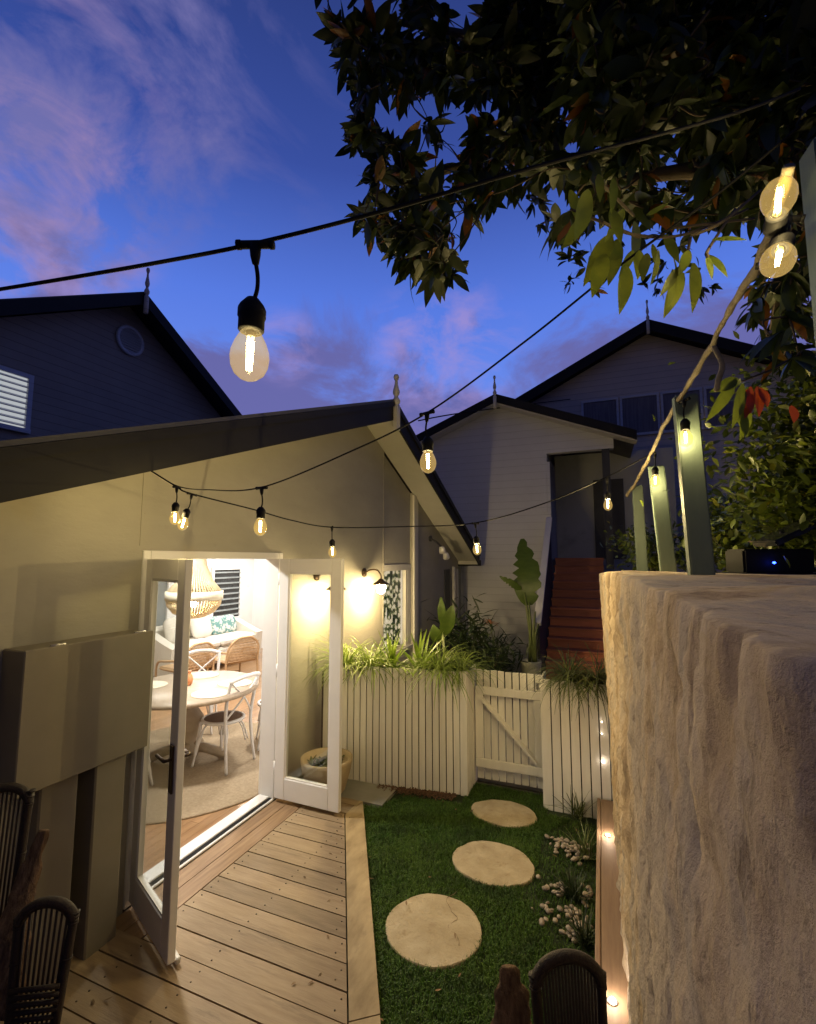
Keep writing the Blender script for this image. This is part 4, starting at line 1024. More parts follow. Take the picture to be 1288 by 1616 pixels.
# dusk house far behind
FY = 14.0
dh = thing('dusk_house', 'taller slate house at the back with a gable over a strip of windows', 'house', (1.4, FY, 0))
DXC, DZC, DS = 1.4, 8.4, .49
def dz(x): return DZC - DS * abs(x - DXC)
m = MB(); m.prism([(-3.4, FY, 0), (7.5, FY, 0), (7.5, FY, dz(7.5) - .15), (DXC, FY, DZC - .15), (-3.4, FY, dz(-3.4) - .15)], (0, 5, 0)); m.build('wall', M['clad3'], dh)
m = MB(); m.prism([(-3.9, FY - .4, dz(-3.9) - .03), (DXC, FY - .4, DZC - .03), (8, FY - .4, dz(8) - .03), (8, FY - .4, dz(8) + .06), (DXC, FY - .4, DZC + .06), (-3.9, FY - .4, dz(-3.9) + .06)], (0, 6, 0)); m.build('roof', M['roof'], dh)
m = MB()
for a, b2 in ((-3.9, DXC - .01), (8, DXC + .01)):
    m.prism([(a, FY - .44, dz(a) - .22), (b2, FY - .44, dz(b2) - .22), (b2, FY - .44, dz(b2) + .08), (a, FY - .44, dz(a) + .08)], (0, .035, 0))
m.build('bargeboard', M['fascia'], dh)
m = MB(); finial(m, (DXC, FY - .48, DZC - .35), 1.3, .95); m.build('finial', M['trim'], dh)
for k in range(4):
    xx = -.35 + k * 1.0
    m = MB(); z0, z1 = 5.5, 6.5
    m.bbox((xx, FY - .05, z1), (xx + .97, FY - .002, z1 + .07)); m.bbox((xx, FY - .07, z0 - .07), (xx + .97, FY - .002, z0)); m.bbox((xx, FY - .05, z0), (xx + .06, FY - .002, z1)); m.bbox((xx + .91, FY - .05, z0), (xx + .97, FY - .002, z1))
    wn = m.build('window', M['clad2'], dh)
    MB().box((xx + .06, FY - .02, z0), (xx + .91, FY - .01, z1)).build('pane', M['duskglass'], wn)

# stairs
st = thing('staircase', 'flight of red-brown timber steps climbing to the recessed entry', 'stairs', (-.45, 7.7, -.01))
m = MB(); ns = 14; rise = 2.12 / ns; go = 3.05 / ns
for k in range(ns):
    yy = 7.72 + k * go; zz = (k + 1) * rise
    m.bbox((-.90, yy - .025, zz - .035), (.06, yy + go + .005, zz), .005)
m.build('treads', M['tread'], st)
m = MB()
for k in range(ns):
    yy = 7.72 + k * go; zz = (k + 1) * rise
    m.box((-.89, yy, zz - rise), (.05, yy + .015, zz - .036))
m.build('risers', M['tread'], st)
m = MB(); m.prism([(-.955, 7.65, -.01), (-.955, 10.0, -.01), (-.955, 10.0, 2.75), (-.955, 7.65, 1.05)], (.04, 0, 0)); m.build('side_panel', M['dark'], st)
m = MB(); m.box((-.90, 10.76, 2.05), (.06, 11.9, 2.119)); m.build('landing', M['tread'], st)
m = MB(); m.bar((-.94, 7.62, 1.10), (-.94, 9.98, 2.92), .11, .06); m.build('handrail', M['white'], st)
# timber offcut leaning by the stairs
o = MB().bar((-.02, 6.1, .25), (.06, 6.4, 1.55), .05, .03).build('timber_post', M['deckD']); tag(o, 'pale timber stake leaning beside the stairs next to the stone wall', 'stake')

# ------------------------------------------------------------------ balustrade posts and rail
GP = 'sage green fence posts on the stone wall'
def post(x, y, w, z1, lean, label, z0=1.95):
    b = MB(); h = z1 - z0
    a = [(x - w / 2 - lean[0], y - w / 2, z0), (x + w / 2 - lean[0], y - w / 2, z0), (x + w / 2 - lean[0], y + w / 2, z0), (x - w / 2 - lean[0], y + w / 2, z0)]
    t = [(x - w / 2, y - w / 2, z1), (x + w / 2, y - w / 2, z1), (x + w / 2, y + w / 2, z1 + .015), (x - w / 2, y + w / 2, z1 + .015)]
    bm = bmesh.new(); vv = [bm.verts.new(v) for v in a + t]
    for f in ((0, 3, 2, 1), (4, 5, 6, 7), (0, 1, 5, 4), (1, 2, 6, 5), (2, 3, 7, 6), (3, 0, 4, 7)): bm.faces.new([vv[i] for i in f])
    bmesh.ops.bevel(bm, geom=bm.edges[:], offset=.006, segments=2, affect='EDGES')
    b.bm(bm)
    o = b.build('fence_post', M['green']); return tag(o, label, 'fence post', GP)
post(.380, 2.40, .092, 2.83, (-.026, 0), 'sage green post behind the bulb at mid right, widest full post')
post(.352, 3.38, .088, 2.69, (-.043, 0), 'second sage green post from the front, just left of the widest')
post(.300, 4.28, .078, 2.70, (-.010, 0), 'thin farthest green post nearest the stairs', 1.95)
post(.478, 1.17, .085, 2.96, (0, 0), 'tall pale green post at the right picture edge beside two bulbs')
rail_pts = [at(1243, 262, D=.86), at(1222, 340, D=.95), at(1195, 415, D=1.15), at(1160, 475, D=1.4), at(1125, 540, D=1.7), at(1075, 626, D=2.08), at(1050, 668, D=2.45), at(1028, 716, D=2.95), at(1003, 762, D=3.6), at(990, 782, D=3.85)]
m = MB(); pth = smooth_path(rail_pts, 10); pth = [p + Vector((noise.noise(p * 9), noise.noise(p * 9 + Vector((5, 0, 0))), noise.noise(p * 9 + Vector((9, 0, 0))))) * .008 for p in pth]
m.tube(pth, [.0105 + .005 * noise.noise(p * 16) + .002 * noise.noise(p * 50) for p in pth], 9)
rail = tag(m.build('branch_rail', M['branch']), 'pale knobbly natural branch rail running over the green posts', 'rail')
m = MB(); fk = [at(1127, 548, D=1.68), at(1140, 575, D=1.62), at(1134, 600, D=1.6), at(1131, 618, D=1.6)]
m.tube(smooth_path(fk, 6), [.009] * 18 + [.004], 8); m.build('side_twig', M['branch'], rail)

# ------------------------------------------------------------------ string lights
def cable(name, pts, r, label, n=14):
    m = MB(); m.tube(smooth_path([at(x, y, D=d) for x, y, d in pts], n), r, 7)
    return tag(m.build(name, M['black']), label, 'light cable', 'string light cables')
cable('light_cable', [(-60, 466, .82), (100, 440, .76), (250, 414, .72), (402, 384, .70), (600, 334, .71), (850, 262, .76), (1060, 207, .84), (1180, 172, .90), (1262, 140, .95)], .0031, 'thick black light cable across the sky holding the nearest bulb')
cable('light_cable', [(1262, 200, .95), (1130, 308, 1.05), (980, 418, 1.2), (830, 538, 1.4), (675, 651, 1.6), (550, 714, 1.82), (413, 769, 2.05), (330, 773, 2.35), (280, 767, 2.58), (237, 742, 2.65)], .0032, 'long black light cable slanting from the tree down past the cottage gable')
cable('light_cable', [(237, 742, 2.655), (279, 768, 2.62), (302, 779, 2.64), (400, 804, 2.9), (460, 821, 3.1), (524, 832, 3.25), (640, 831, 3.2), (751, 825, 3.1), (860, 794, 3.1), (955, 754, 3.1), (1028, 716, 3.0)], .0042, 'lower black light cable sagging in front of the cottage door to the stone wall')
o = MB().tube(smooth_path([at(660, 664, D=9.3), at(740, 650, D=9.4), at(900, 630, D=13.2)], 6), .012, 6).build('power_line', M['black']); tag(o, 'thin black overhead power line between cottage gable and pale house', 'power line')

def make_bulb():
    t = thing('string_bulb', 'x', 'light bulb', (0, 0, 0), 0, 'bulbs of the string lights')
    m = MB(); m.tube([(-.026, 0, .0), (.026, 0, .0)], .0062, 10); m.tube([(-.028, 0, 0), (-.022, 0, 0)], .0072, 10); m.tube([(.022, 0, 0), (.028, 0, 0)], .0072, 10)
    m.tube([(0, 0, .0), (.001, 0, -.018), (.002, 0, -.03)], [.009, .0075, .005], 10); m.build('connector', M['blackm'], t, True)
    m = MB(); m.tube(smooth_path([(.002, 0, -.028), (.006, 0, -.05), (.006, 0, -.07), (.002, 0, -.086)], 5), .0032, 8); m.build('cord', M['black'], t, True)
    m = MB(); m.lathe([(0, -.082), (.009, -.084), (.017, -.094), (.020, -.100), (.020, -.112), (.0185, -.114), (.0185, -.132), (.0165, -.134), (0, -.134)], 18); m.build('socket', M['blackm'], t, True)
    prof = [(.0135, -.1335), (.0165, -.139), (.0225, -.151), (.0268, -.164), (.0278, -.174), (.0262, -.186), (.021, -.197), (.012, -.2045), (.004, -.2075), (0, -.208)]
    g = MB(); g.lathe(prof, 24); gl = g.build('glass', M['bulbglass'], t, True)
    m = MB()
    for k in range(4):
        a = k * PI / 2 + .4; q = .0045
        m.tube([(q * math.cos(a), q * math.sin(a), -.148), (q * .7 * math.cos(a), q * .7 * math.sin(a), -.192)], .00095, 5)
    m.build('filament', M['filament'], t, True)
    m = MB(); m.lathe([(.008, -.134), (.006, -.142), (.0035, -.15), (0, -.151)], 12); m.build('stem', M['white'], t, True)
    lamp(t, (0, 0, -.172), 1.0, WARM, .004)
    return t
proto = make_bulb()
def cable_dir(px0, py0, d0, px1, py1, d1):
    v = at(px1, py1, D=d1) - at(px0, py0, D=d0); return math.atan2(v.y, v.x)
BULBS = [  # pixel of the connector, depth, energy, label, tilt
    (403, 386, .70, 0.9, 'nearest glowing bulb, hanging large against the open blue sky', None),
    (674, 652, 1.60, 3.2, 'bulb hanging over the right slope of the cottage roof edge', None),
    (413, 770, 2.05, 3.2, 'bulb on the upper cable centred above the french doors', None),
    (279, 769, 2.61, 4.2, 'left one of the close pair of bulbs at the cottage bargeboard', None),
    (303, 780, 2.64, 4.2, 'right one of the close pair of bulbs at the cottage bargeboard', (0, .25)),
    (524, 832, 3.25, 8, 'small bulb just above the free edge of the right door leaf', None),
    (750, 826, 3.10, 44, 'bulb at the lower right tip of the cottage eave', None),
    (958, 756, 3.10, 38, 'bulb hanging before the dark stair entry, left of the green posts', None),
    (1034, 716, 2.93, 5, 'bulb in front of the second green post', None),
    (1080, 632, 2.06, 3.5, 'bulb in front of the widest green post', None),
    (1236, 372, .86, 2.0, 'lower of the two big bulbs beside the tall post, below the branch rail', 'low'),
    (1216, 372, .86, 2.0, 'upper of the two big bulbs, pointing up beside the tall post', 'up'),
]
for i, (px, py, D, e, lab, tilt) in enumerate(BULBS):
    o = proto if i == 0 else copy_tree(proto)
    p = at(px, py, D=D)
    rz = {0: cable_dir(250, 414, .72, 600, 334, .71), 1: cable_dir(830, 538, 1.4, 550, 714, 1.82)}.get(i, rng.uniform(0, PI))
    o.rotation_euler = (rng.uniform(-.05, .05), rng.uniform(-.06, .06), rz)
    if tilt in ('up', 'low'):
        # socket clipped to the branch: aim the bulb axis from the socket to the glass
        a, b2 = (at(1224, 362, D=.90), at(1229, 312, D=.84)) if tilt == 'up' else (at(1239, 362, D=.92), at(1228, 410, D=.86))
        ax = (b2 - a).normalized(); q = Vector((0, 0, -1)).rotation_difference(ax)
        o.rotation_euler = q.to_euler(); p = b2 - ax * .172
    elif tilt:
        o.rotation_euler = (tilt[0], tilt[1], YAW)
    o.location = p; o['label'] = lab; o['watt'] = e

# spotlight box on the wall top
sb = thing('solar_spotlight', 'black solar light box with a blue indicator on top of the stone wall', 'solar light', at(1215, 905, D=2.3))
c0 = sb.location
def rel(px, py, D): return at(px, py, D=D)
u = RIGHT; v = Vector((-u.y, u.x, 0))
base = Vector((c0.x, c0.y, 2.022))
m = MB()
def obox(mb, c, w, dep, h, tilt=0.0, r=.01):
    bm = bmesh.new(); bmesh.ops.create_cube(bm, size=1)
    for q in bm.verts: q.co = Vector((q.co.x * w, q.co.y * dep, q.co.z * h))
    bmesh.ops.bevel(bm, geom=bm.edges[:], offset=r, segments=2, affect='EDGES')
    rm = Matrix.Rotation(math.atan2(u.y, u.x), 4, 'Z') @ Matrix.Rotation(tilt, 4, 'Y')
    mb.bm(bm, False, Matrix.Translation(c) @ rm)
obox(m, base + Vector((0, 0, .065)), .34, .14, .12); m.build('housing', M['blackm'], sb)
m = MB(); obox(m, base + u * .1 + Vector((0, 0, .006)), .62, .22, .012, 0, .003); m.build('base_plate', M['black'], sb)
m = MB(); obox(m, base + u * .16 + v * .03 + Vector((0, 0, .22)), .34, .16, .03, R(-24), .006); m.build('panel', M['darkglass'], sb)
m = MB(); m.tube([base + u * .06 + Vector((0, 0, .11)), base + u * .10 + v * .03 + Vector((0, 0, .21))], .012, 8); m.build('bracket', M['blackm'], sb)
lp = at(1222, 888, D=2.215)
m = MB(); m.lathe([(0, -.006), (.006, -.003), (.007, 0), (.006, .003), (0, .006)], 12, lp); m.build('indicator', M['ledb'], sb)

# ------------------------------------------------------------------ hedge beyond the posts
GH = 'hedge shrubs behind the green posts'
for i, (x, y, rad, n, lab) in enumerate((
        (1.15, 3.2, (.36, .36, .62), 7000, 'leafy hedge shrub directly right of the widest green post'),
        (1.75, 2.9, (.36, .40, .85), 6500, 'large dark hedge shrub at the right picture edge behind the solar light'),
        (1.00, 4.6, (.26, .45, .34), 2600, 'hedge shrub seen between the green posts'),
        (2.1, 4.3, (.55, .45, 1.1), 7000, 'tall hedge shrub rising behind the right edge of the slate gable'),
        (.52, 5.6, (.3, .4, .22), 1200, 'low bright shrub beyond the farthest post by the stairs'))):
    shrub('hedge_shrub', lab, 'shrub', GH, (x, y, 1.96), rad, n, .07, .032, 'hedgeleaf', 20 + i)
# red-leaved spray hanging into the hedge
t = thing('red_tipped_shoot', 'drooping shoot with red and green leaves right of the widest post', 'plant', at(1190, 615, D=1.9))
m = MB(); m.keepn = True
for (px, py, tx, ty) in ((1185, 610, 1180, 660), (1195, 610, 1202, 655), (1250, 640, 1256, 665), (1178, 615, 1188, 650), (1200, 612, 1214, 640)):
    a = at(px, py, D=1.9); e = at(tx, ty, D=1.85); m.leaf(a, e - a, -FWD, (e - a).length, .045, .1, .2, 4)
m.build('red_leaves', M['redleaf'], t)
m = MB(); m.keepn = True
for (px, py, tx, ty) in ((1160, 600, 1125, 660), (1172, 605, 1165, 670), (1165, 598, 1130, 615), (1180, 640, 1176, 690), (1160, 640, 1185, 685)):
    a = at(px, py, D=1.9); e = at(tx, ty, D=1.82); m.leaf(a, e - a, -FWD, (e - a).length, .05, .15, .2, 4)
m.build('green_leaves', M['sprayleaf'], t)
m = MB(); m.tube([at(1260, 560, D=2.1), at(1215, 585, D=1.95), at(1170, 602, D=1.9)], [.006, .005, .003], 6); m.build('stem', M['bark'], t)

# ------------------------------------------------------------------ overhanging tree
tree = thing('overhanging_tree', 'dark broad-leaved tree overhanging the courtyard from the upper right', 'tree', (2.3, 2.4, 1.95))
rt = random.Random(11)
lm = MB(); lm.keepn = True
tw = MB()
trunk = MB(); tp = smooth_path([(2.3, 2.4, 1.9), (2.25, 2.45, 2.8), (2.1, 2.4, 3.6), (1.7, 2.3, 4.3)], 6)
trunk.tube(tp, [.14 - .05 * i / len(tp) for i in range(len(tp))], 12); trunk.build('trunk', M['bark'], tree)
# canopy outline in the view, filled through a real depth range
poly = [(500, -60), (512, 20), (545, 70), (540, 115), (560, 140), (556, 185), (553, 235), (540, 285), (560, 330), (590, 370), (610, 395), (655, 430), (700, 445), (728, 440), (760, 415), (790, 405), (800, 375), (775, 330), (800, 300), (860, 285), (880, 330), (850, 380), (880, 400), (925, 385), (940, 340), (1010, 330), (1100, 350), (1130, 330), (1180, 340), (1215, 420), (1180, 460), (1190, 520), (1230, 560), (1320, 600), (1400, 560), (1400, -100), (900, -120)]
def inpoly(x, y, P):
    c = False; j = len(P) - 1
    for i in range(len(P)):
        xi, yi = P[i]; xj, yj = P[j]
        if (yi > y) != (yj > y) and x < (xj - xi) * (y - yi) / (yj - yi) + xi: c = not c
        j = i
    return c
def rosette(p, axis, L, n, mbx, W=.36):
    axis = Vector(axis).normalized(); e1 = axis.orthogonal().normalized(); e2 = axis.cross(e1)
    for k in range(n):
        a = 2 * PI * k / n + rt.uniform(-.5, .5); o = rt.uniform(.1, .95)
        d = axis * (.95 - .5 * o) + (e1 * math.cos(a) + e2 * math.sin(a)) * (.25 + .6 * o) + Vector((0, 0, -.22))
        l = L * rt.uniform(.55, 1.2)
        mbx.leaf(p + axis * rt.uniform(-.3, .1) * L, d, Vector((rt.gauss(0, .5), rt.gauss(0, .5), 1)), l, l * W * rt.uniform(.85, 1.25), rt.uniform(.0, .45), rt.uniform(.05, .3), 5, 'lance')
hubs = []
limb_root = Vector((1.8, 2.35, 4.1))
# limbs reaching out over the courtyard
limbs = []
for ends in ([(1180, 120, 2.6), (950, 110, 2.8), (760, 60, 3.0), (600, 30, 3.1)], [(1200, 180, 2.3), (980, 200, 2.5), (800, 240, 2.7), (640, 290, 2.8)], [(1240, 60, 2.2), (1000, -20, 2.4), (820, -60, 2.6)], [(1220, 260, 1.9), (1080, 270, 1.9), (960, 290, 1.9)], [(1280, 330, 2.4), (1240, 420, 2.4), (1220, 520, 2.5)]):
    pts = [limb_root] + [at(x, y, D=d) for x, y, d in ends]
    pp = smooth_path(pts, 8); limbs.append(pp)
    tw.tube(pp, [.05 * (1 - .85 * i / len(pp)) + .006 for i in range(len(pp))], 8)
allp = [p for l in limbs for p in l[6:]]
cand = []; cnt = 0; tries = 0
while cnt < 2000 and tries < 40000:
    tries += 1
    x = rt.uniform(495, 1330); y = rt.uniform(-80, 590)
    if not inpoly(x, y, poly): continue
    gapn = noise.noise((x * .011, y * .011, 3.3)) + .55 * noise.noise((x * .027, y * .027, 8.8))
    thin = x < 800 or y > 280
    if gapn > (.06 if thin else .42): continue
    if thin and rt.random() < .30: continue
    D = rt.uniform(2.1, 3.3) if x < 900 else rt.uniform(1.6, 3.2)
    cand.append((at(x, y, D=D), thin)); cnt += 1
dist = {i: min((p - l).length for l in allp) for i, (p, th) in enumerate(cand)}
nodes = list(allp)
for i in sorted(dist, key=dist.get):
    p, thin = cand[i]
    q = min(nodes, key=lambda v: (v - p).length_squared)
    ax = (p - q).normalized() * .6 + Vector((rt.gauss(0, .45), rt.gauss(0, .45), rt.gauss(-.2, .45)))
    rosette(p, ax, rt.uniform(.09, .155), rt.randint(4, 8), lm)
    mid = (p + q) / 2 + Vector((rt.gauss(0, .03), rt.gauss(0, .03), rt.gauss(-.02, .03)))
    if (p - q).length < .45: tw.tube(smooth_path([q, mid, p], 3), [.0045] * 3 + [.003] * 3 + [.002], 5)
    nodes.append(p)
# extra depth of crown above and behind, so that the tree is whole from the side
for k in range(500):
    p = Vector((rt.uniform(-.4, 3.2), rt.uniform(1.2, 4.6), rt.uniform(4.3, 5.6)))
    rosette(p, (rt.gauss(0, .6), rt.gauss(0, .6), rt.gauss(.2, .6)), .12, 7, lm)
lm.build('foliage', M['leaf'], tree)
tw.build('limbs', M['bark'], tree)
# bright young leaves lit by the bulbs
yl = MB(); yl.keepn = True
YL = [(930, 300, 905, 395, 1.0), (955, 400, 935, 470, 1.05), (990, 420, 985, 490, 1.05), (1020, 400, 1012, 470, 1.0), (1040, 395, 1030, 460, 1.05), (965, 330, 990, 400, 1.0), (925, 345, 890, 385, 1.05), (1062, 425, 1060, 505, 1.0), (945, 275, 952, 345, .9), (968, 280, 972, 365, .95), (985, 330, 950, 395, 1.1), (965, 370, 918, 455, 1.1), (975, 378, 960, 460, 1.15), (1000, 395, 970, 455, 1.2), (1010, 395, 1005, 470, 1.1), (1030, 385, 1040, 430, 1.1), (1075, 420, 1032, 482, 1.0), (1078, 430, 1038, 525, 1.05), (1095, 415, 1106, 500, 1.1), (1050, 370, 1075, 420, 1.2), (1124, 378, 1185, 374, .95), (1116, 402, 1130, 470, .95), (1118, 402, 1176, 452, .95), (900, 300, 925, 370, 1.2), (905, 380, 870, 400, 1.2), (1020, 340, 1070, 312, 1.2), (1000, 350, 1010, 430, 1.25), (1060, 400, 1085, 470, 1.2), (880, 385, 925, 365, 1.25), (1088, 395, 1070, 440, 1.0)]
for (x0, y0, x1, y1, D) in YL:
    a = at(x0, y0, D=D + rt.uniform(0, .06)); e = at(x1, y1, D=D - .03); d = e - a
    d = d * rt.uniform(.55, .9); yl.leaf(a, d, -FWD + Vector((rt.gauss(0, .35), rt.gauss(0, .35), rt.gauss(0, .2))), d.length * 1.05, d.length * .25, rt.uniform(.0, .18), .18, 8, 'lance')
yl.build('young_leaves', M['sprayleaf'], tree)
m = MB()
for pts in ([(1180, 330, 1.5), (1080, 370, 1.2), (1000, 370, 1.15), (950, 350, 1.05)], [(1160, 330, 1.3), (1120, 390, 1.0), (1117, 404, .95)], [(1090, 375, 1.15), (1080, 425, 1.05)], [(1000, 340, 1.2), (940, 280, 1.0)], [(1200, 300, 1.4), (1140, 350, 1.1), (1090, 372, 1.1)], [(1190, 345, 1.3), (1060, 360, 1.2)], [(1010, 375, 1.15), (900, 330, 1.2)]):
    m.tube(smooth_path([at(x, y, D=d) for x, y, d in pts], 6), .0035, 6)
m.build('twigs', M['bark'], tree)

# ------------------------------------------------------------------ wicker chairs at the bottom
def wicker_chair(loc, rz, label, top=.86, w=.27, ns=4):
    t = thing('wicker_chair', label, 'chair', loc, rz, 'dark wicker chairs')
    # local: back faces +Y (away from the seat), seat towards -Y
    m = MB(); arch = []
    for k in range(25):
        a = PI * k / 24; arch.append((math.cos(a) * w / 2, .02, top - w * .42 + math.sin(a) * w * .42))
    arch = [(w / 2 - .02, -.03, .42)] + arch + [(-w / 2 + .02, -.03, .42)]
    ap = smooth_path(arch, 3); m.tube(ap, .016, 8)
    for k in range(2, len(ap) - 2, 1):
        p = ap[k]; dd = (ap[k + 1] - ap[k - 1]).normalized(); m.tube([p - dd * .003, p + dd * .003], .0188, 8)
    m.build('back_frame', M['wicker'], t, True)
    m = MB()
    for k in range(-ns, ns + 1):
        x = k * w / (2 * ns + 2); zt = top - w * .42 + math.sqrt(max(0, 1 - (x / (w / 2)) ** 2)) * w * .42
        m.tube([(x * .8, -.03, .42), (x, .02, zt)], .0045, 6)
    for k in range(7):
        z = .46 + k * .024; m.tube([(-w / 2 + .01, -.025, z), (w / 2 - .01, -.025, z)], .008, 6)
    m.build('spokes', M['wicker'], t, True)
    m = MB(); m.bbox((-w * .75, -.46, .39), (w * .75, -.02, .43), .02); m.build('seat', M['wicker'], t, True)
    for sx in (-1, 1):
        for yy in (-.42, -.05):
            MB().tube([(sx * w * .65, yy, .40), (sx * w * .72, yy, 0)], [.017, .013], 8).build('leg', M['wicker'], t, True)
    return t
c = at(899, 1508, D=1.45)
wicker_chair((c.x, c.y, -.03), R(24), 'dark wicker chair back at the bottom right in front of the lawn', c.z + .012, .205, 9)
c = at(70, 1430, D=1.7)
wicker_chair((c.x, c.y, 0), R(30), 'dark wicker chair back in the bottom left corner, nearer the deck', c.z, .18)
c = at(8, 1246, D=2.0)
wicker_chair((c.x, c.y, 0), R(30), 'dark wicker chair back at the left edge below the meter box', c.z, .17)
def husk(pts, label, wid):
    """curled dry bark sheath"""
    m = MB(); pth = smooth_path(pts, 10); vs = []; fs = []; n = 12
    for i, p in enumerate(pth):
        t = i / (len(pth) - 1); w = wid * (.25 + .75 * t) * (1 + .25 * noise.noise((i * .4, 0, 2)))
        for k in range(n):
            a = 2 * PI * k / n; rr = w * (1 + .3 * noise.noise((math.cos(a) * 2, math.sin(a) * 2, i * .25)))
            vs.append(p + RIGHT * rr * math.cos(a) + Vector((-RIGHT.y, RIGHT.x, 0)) * rr * .35 * math.sin(a))
    for i in range(len(pth) - 1):
        for k in range(n): fs.append((i * n + k, i * n + (k + 1) % n, (i + 1) * n + (k + 1) % n, (i + 1) * n + k))
    fs += [tuple(range(n))[::-1], tuple(range((len(pth) - 1) * n, len(pth) * n))]
    m.add(vs, fs, True)
    return tag(m.build('driftwood', M['husk']), label, 'driftwood', 'rough brown pieces by the wicker chairs')
a = at(803, 1525, D=1.55); husk([a, at(808, 1570, D=1.52), at(808, 1640, D=1.48), at(808, 1780, D=1.42)], 'rough reddish brown bark piece left of the bottom right wicker chair', .10)
husk([at(70, 1310, D=1.95), at(45, 1380, D=1.9), at(20, 1470, D=1.8), at(0, 1600, D=1.7)], 'rough golden brown bark piece between the two left wicker chairs', .085)

# ------------------------------------------------------------------ dining room
TC = Vector((-4.02, 3.86, .02)); TR = .68
rug = MB()
prof = []
for k in range(40):
    r0 = 1.18 * k / 39; prof.append((r0 + 1e-5, .008 + .003 * (k % 2)))
rug.lathe([(0, .008)] + prof[1:] + [(1.185, 0)], 64, (-4.02, 3.86, .021))
tag(rug.build('round_rug', M['jute']), 'round braided jute rug under the dining table', 'rug')
tb = thing('dining_table', 'round timber pedestal dining table seen through the french doors', 'table', TC)
MB().lathe([(0, .70), (.10, .70), (.55, .705), (.60, .715), (TR, .72), (TR + .006, .735), (TR, .76), (0, .762)], 48).build('tabletop', M['tabletop'], tb, True)
MB().lathe([(.12, .10), (.13, .14), (.07, .2), (.10, .30), (.15, .38), (.14, .45), (.07, .56), (.09, .64), (.13, .70)], 24).build('pedestal', M['tableleg'], tb, True)
for k in range(4):
    a = k * PI / 2 + .5
    MB().tube(smooth_path([(.06 * math.cos(a), .06 * math.sin(a), .16), (.22 * math.cos(a), .22 * math.sin(a), .12), (.40 * math.cos(a), .40 * math.sin(a), .045)], 5), [.05] * 10 + [.035], 8).build('foot', M['tableleg'], tb, True)
PML = ['oval woven placemat at the back right of the dining table', 'oval woven placemat on the near right of the dining table', 'woven placemat at the far left of the dining table', 'woven placemat on the left side of the table behind the door glass']
for i, a in enumerate((R(35), R(-20), R(120), R(200))):
    o = MB().lathe([(0, .004), (.17, .004), (.175, 0)], 32).build('placemat', M['mat']); o.location = TC + Vector((.44 * math.cos(a), .44 * math.sin(a), .763)); o.scale = (1.05, .95, 1)
    tag(o, PML[i], 'placemat', 'placemats on the dining table')
o = MB().lathe([(.03, 0), (.045, .02), (.05, .06), (.042, .10), (.028, .115), (.028, .14), (.034, .145), (0, .14)], 20).build('amber_vase', M['orange']); o.location = TC + Vector((-.04, .0, .763)); tag(o, 'small amber orange vase in the middle of the dining table', 'vase')

def make_chair():
    t = thing('dining_chair', 'x', 'chair', (0, 0, 0), 0, 'white cross-back dining chairs')
    # local: seat centre at origin, back at +X
    m = MB(); m.lathe([(.0, .452), (.17, .452), (.185, .448), (.185, .442), (0, .44)], 28); m.build('seat', M['seat'], t, True)
    m = MB(); m.lathe([(.186, .425), (.212, .43), (.215, .45), (.19, .458), (.186, .45), (.186, .425)], 28); m.build('seat_ring', M['chair'], t, True)
    for s in (-1, 1):
        MB().tube(smooth_path([(.245, s * .20, 0), (.215, s * .185, .22), (.195, s * .18, .44), (.215, s * .195, .65), (.26, s * .20, .86)], 6), [.014] * 8 + [.017] * 17, 8).build('back_leg', M['chair'], t, True)
        MB().tube(smooth_path([(-.20, s * .19, 0), (-.165, s * .165, .22), (-.15, s * .15, .43)], 6), [.012] * 4 + [.017] * 9, 8).build('front_leg', M['chair'], t, True)
    m = MB(); m.tube(smooth_path([(.258, -.215, .86), (.295, -.1, .885), (.305, 0, .89), (.295, .1, .885), (.258, .215, .86)], 6), .021, 8); m.build('top_rail', M['chair'], t, True)
    m = MB()
    for s in (-1, 1):
        m.tube(smooth_path([(.20, s * -.17, .50), (.245, s * -.05, .63), (.265, s * .06, .73), (.27, s * .185, .84)], 5), .010, 7)
    m.build('cross_back', M['chair'], t, True)
    m = MB()
    for a0 in range(4):
        a = a0 * PI / 2; c, s = math.cos(a), math.sin(a)
        q = [(-.165, -.15, .2), (-.13, -.10, .38), (0, -.06, .42), (.15, -.10, .38), (.19, -.16, .2)]
        m.tube(smooth_path([(x * c - y * s, x * s + y * c, z) for x, y, z in q], 4), .008, 6)
    m.build('hoop_stretcher', M['chair'], t, True)
    return t
pc = make_chair()
CH = [((-3.66, 3.96), R(0), 'white cross-back chair with brown seat, nearest the right door jamb'),
      ((-3.50, 4.62), R(42), 'white cross-back chair half hidden by the right door jamb'),
      ((-4.62, 4.56), R(128), 'white chair back on the far side of the dining table'),
      ((-4.10, 3.16), R(-95), 'white cross-back chair behind the left door glass, near side of table'),
      ((-4.85, 3.65), R(195), 'white chair at the left far side of the table behind the door glass')]
for i, (p, a, lab) in enumerate(CH):
    o = pc if i == 0 else copy_tree(pc)
    o.location = (p[0], p[1], .03); o.rotation_euler = (0, 0, a); o['label'] = lab

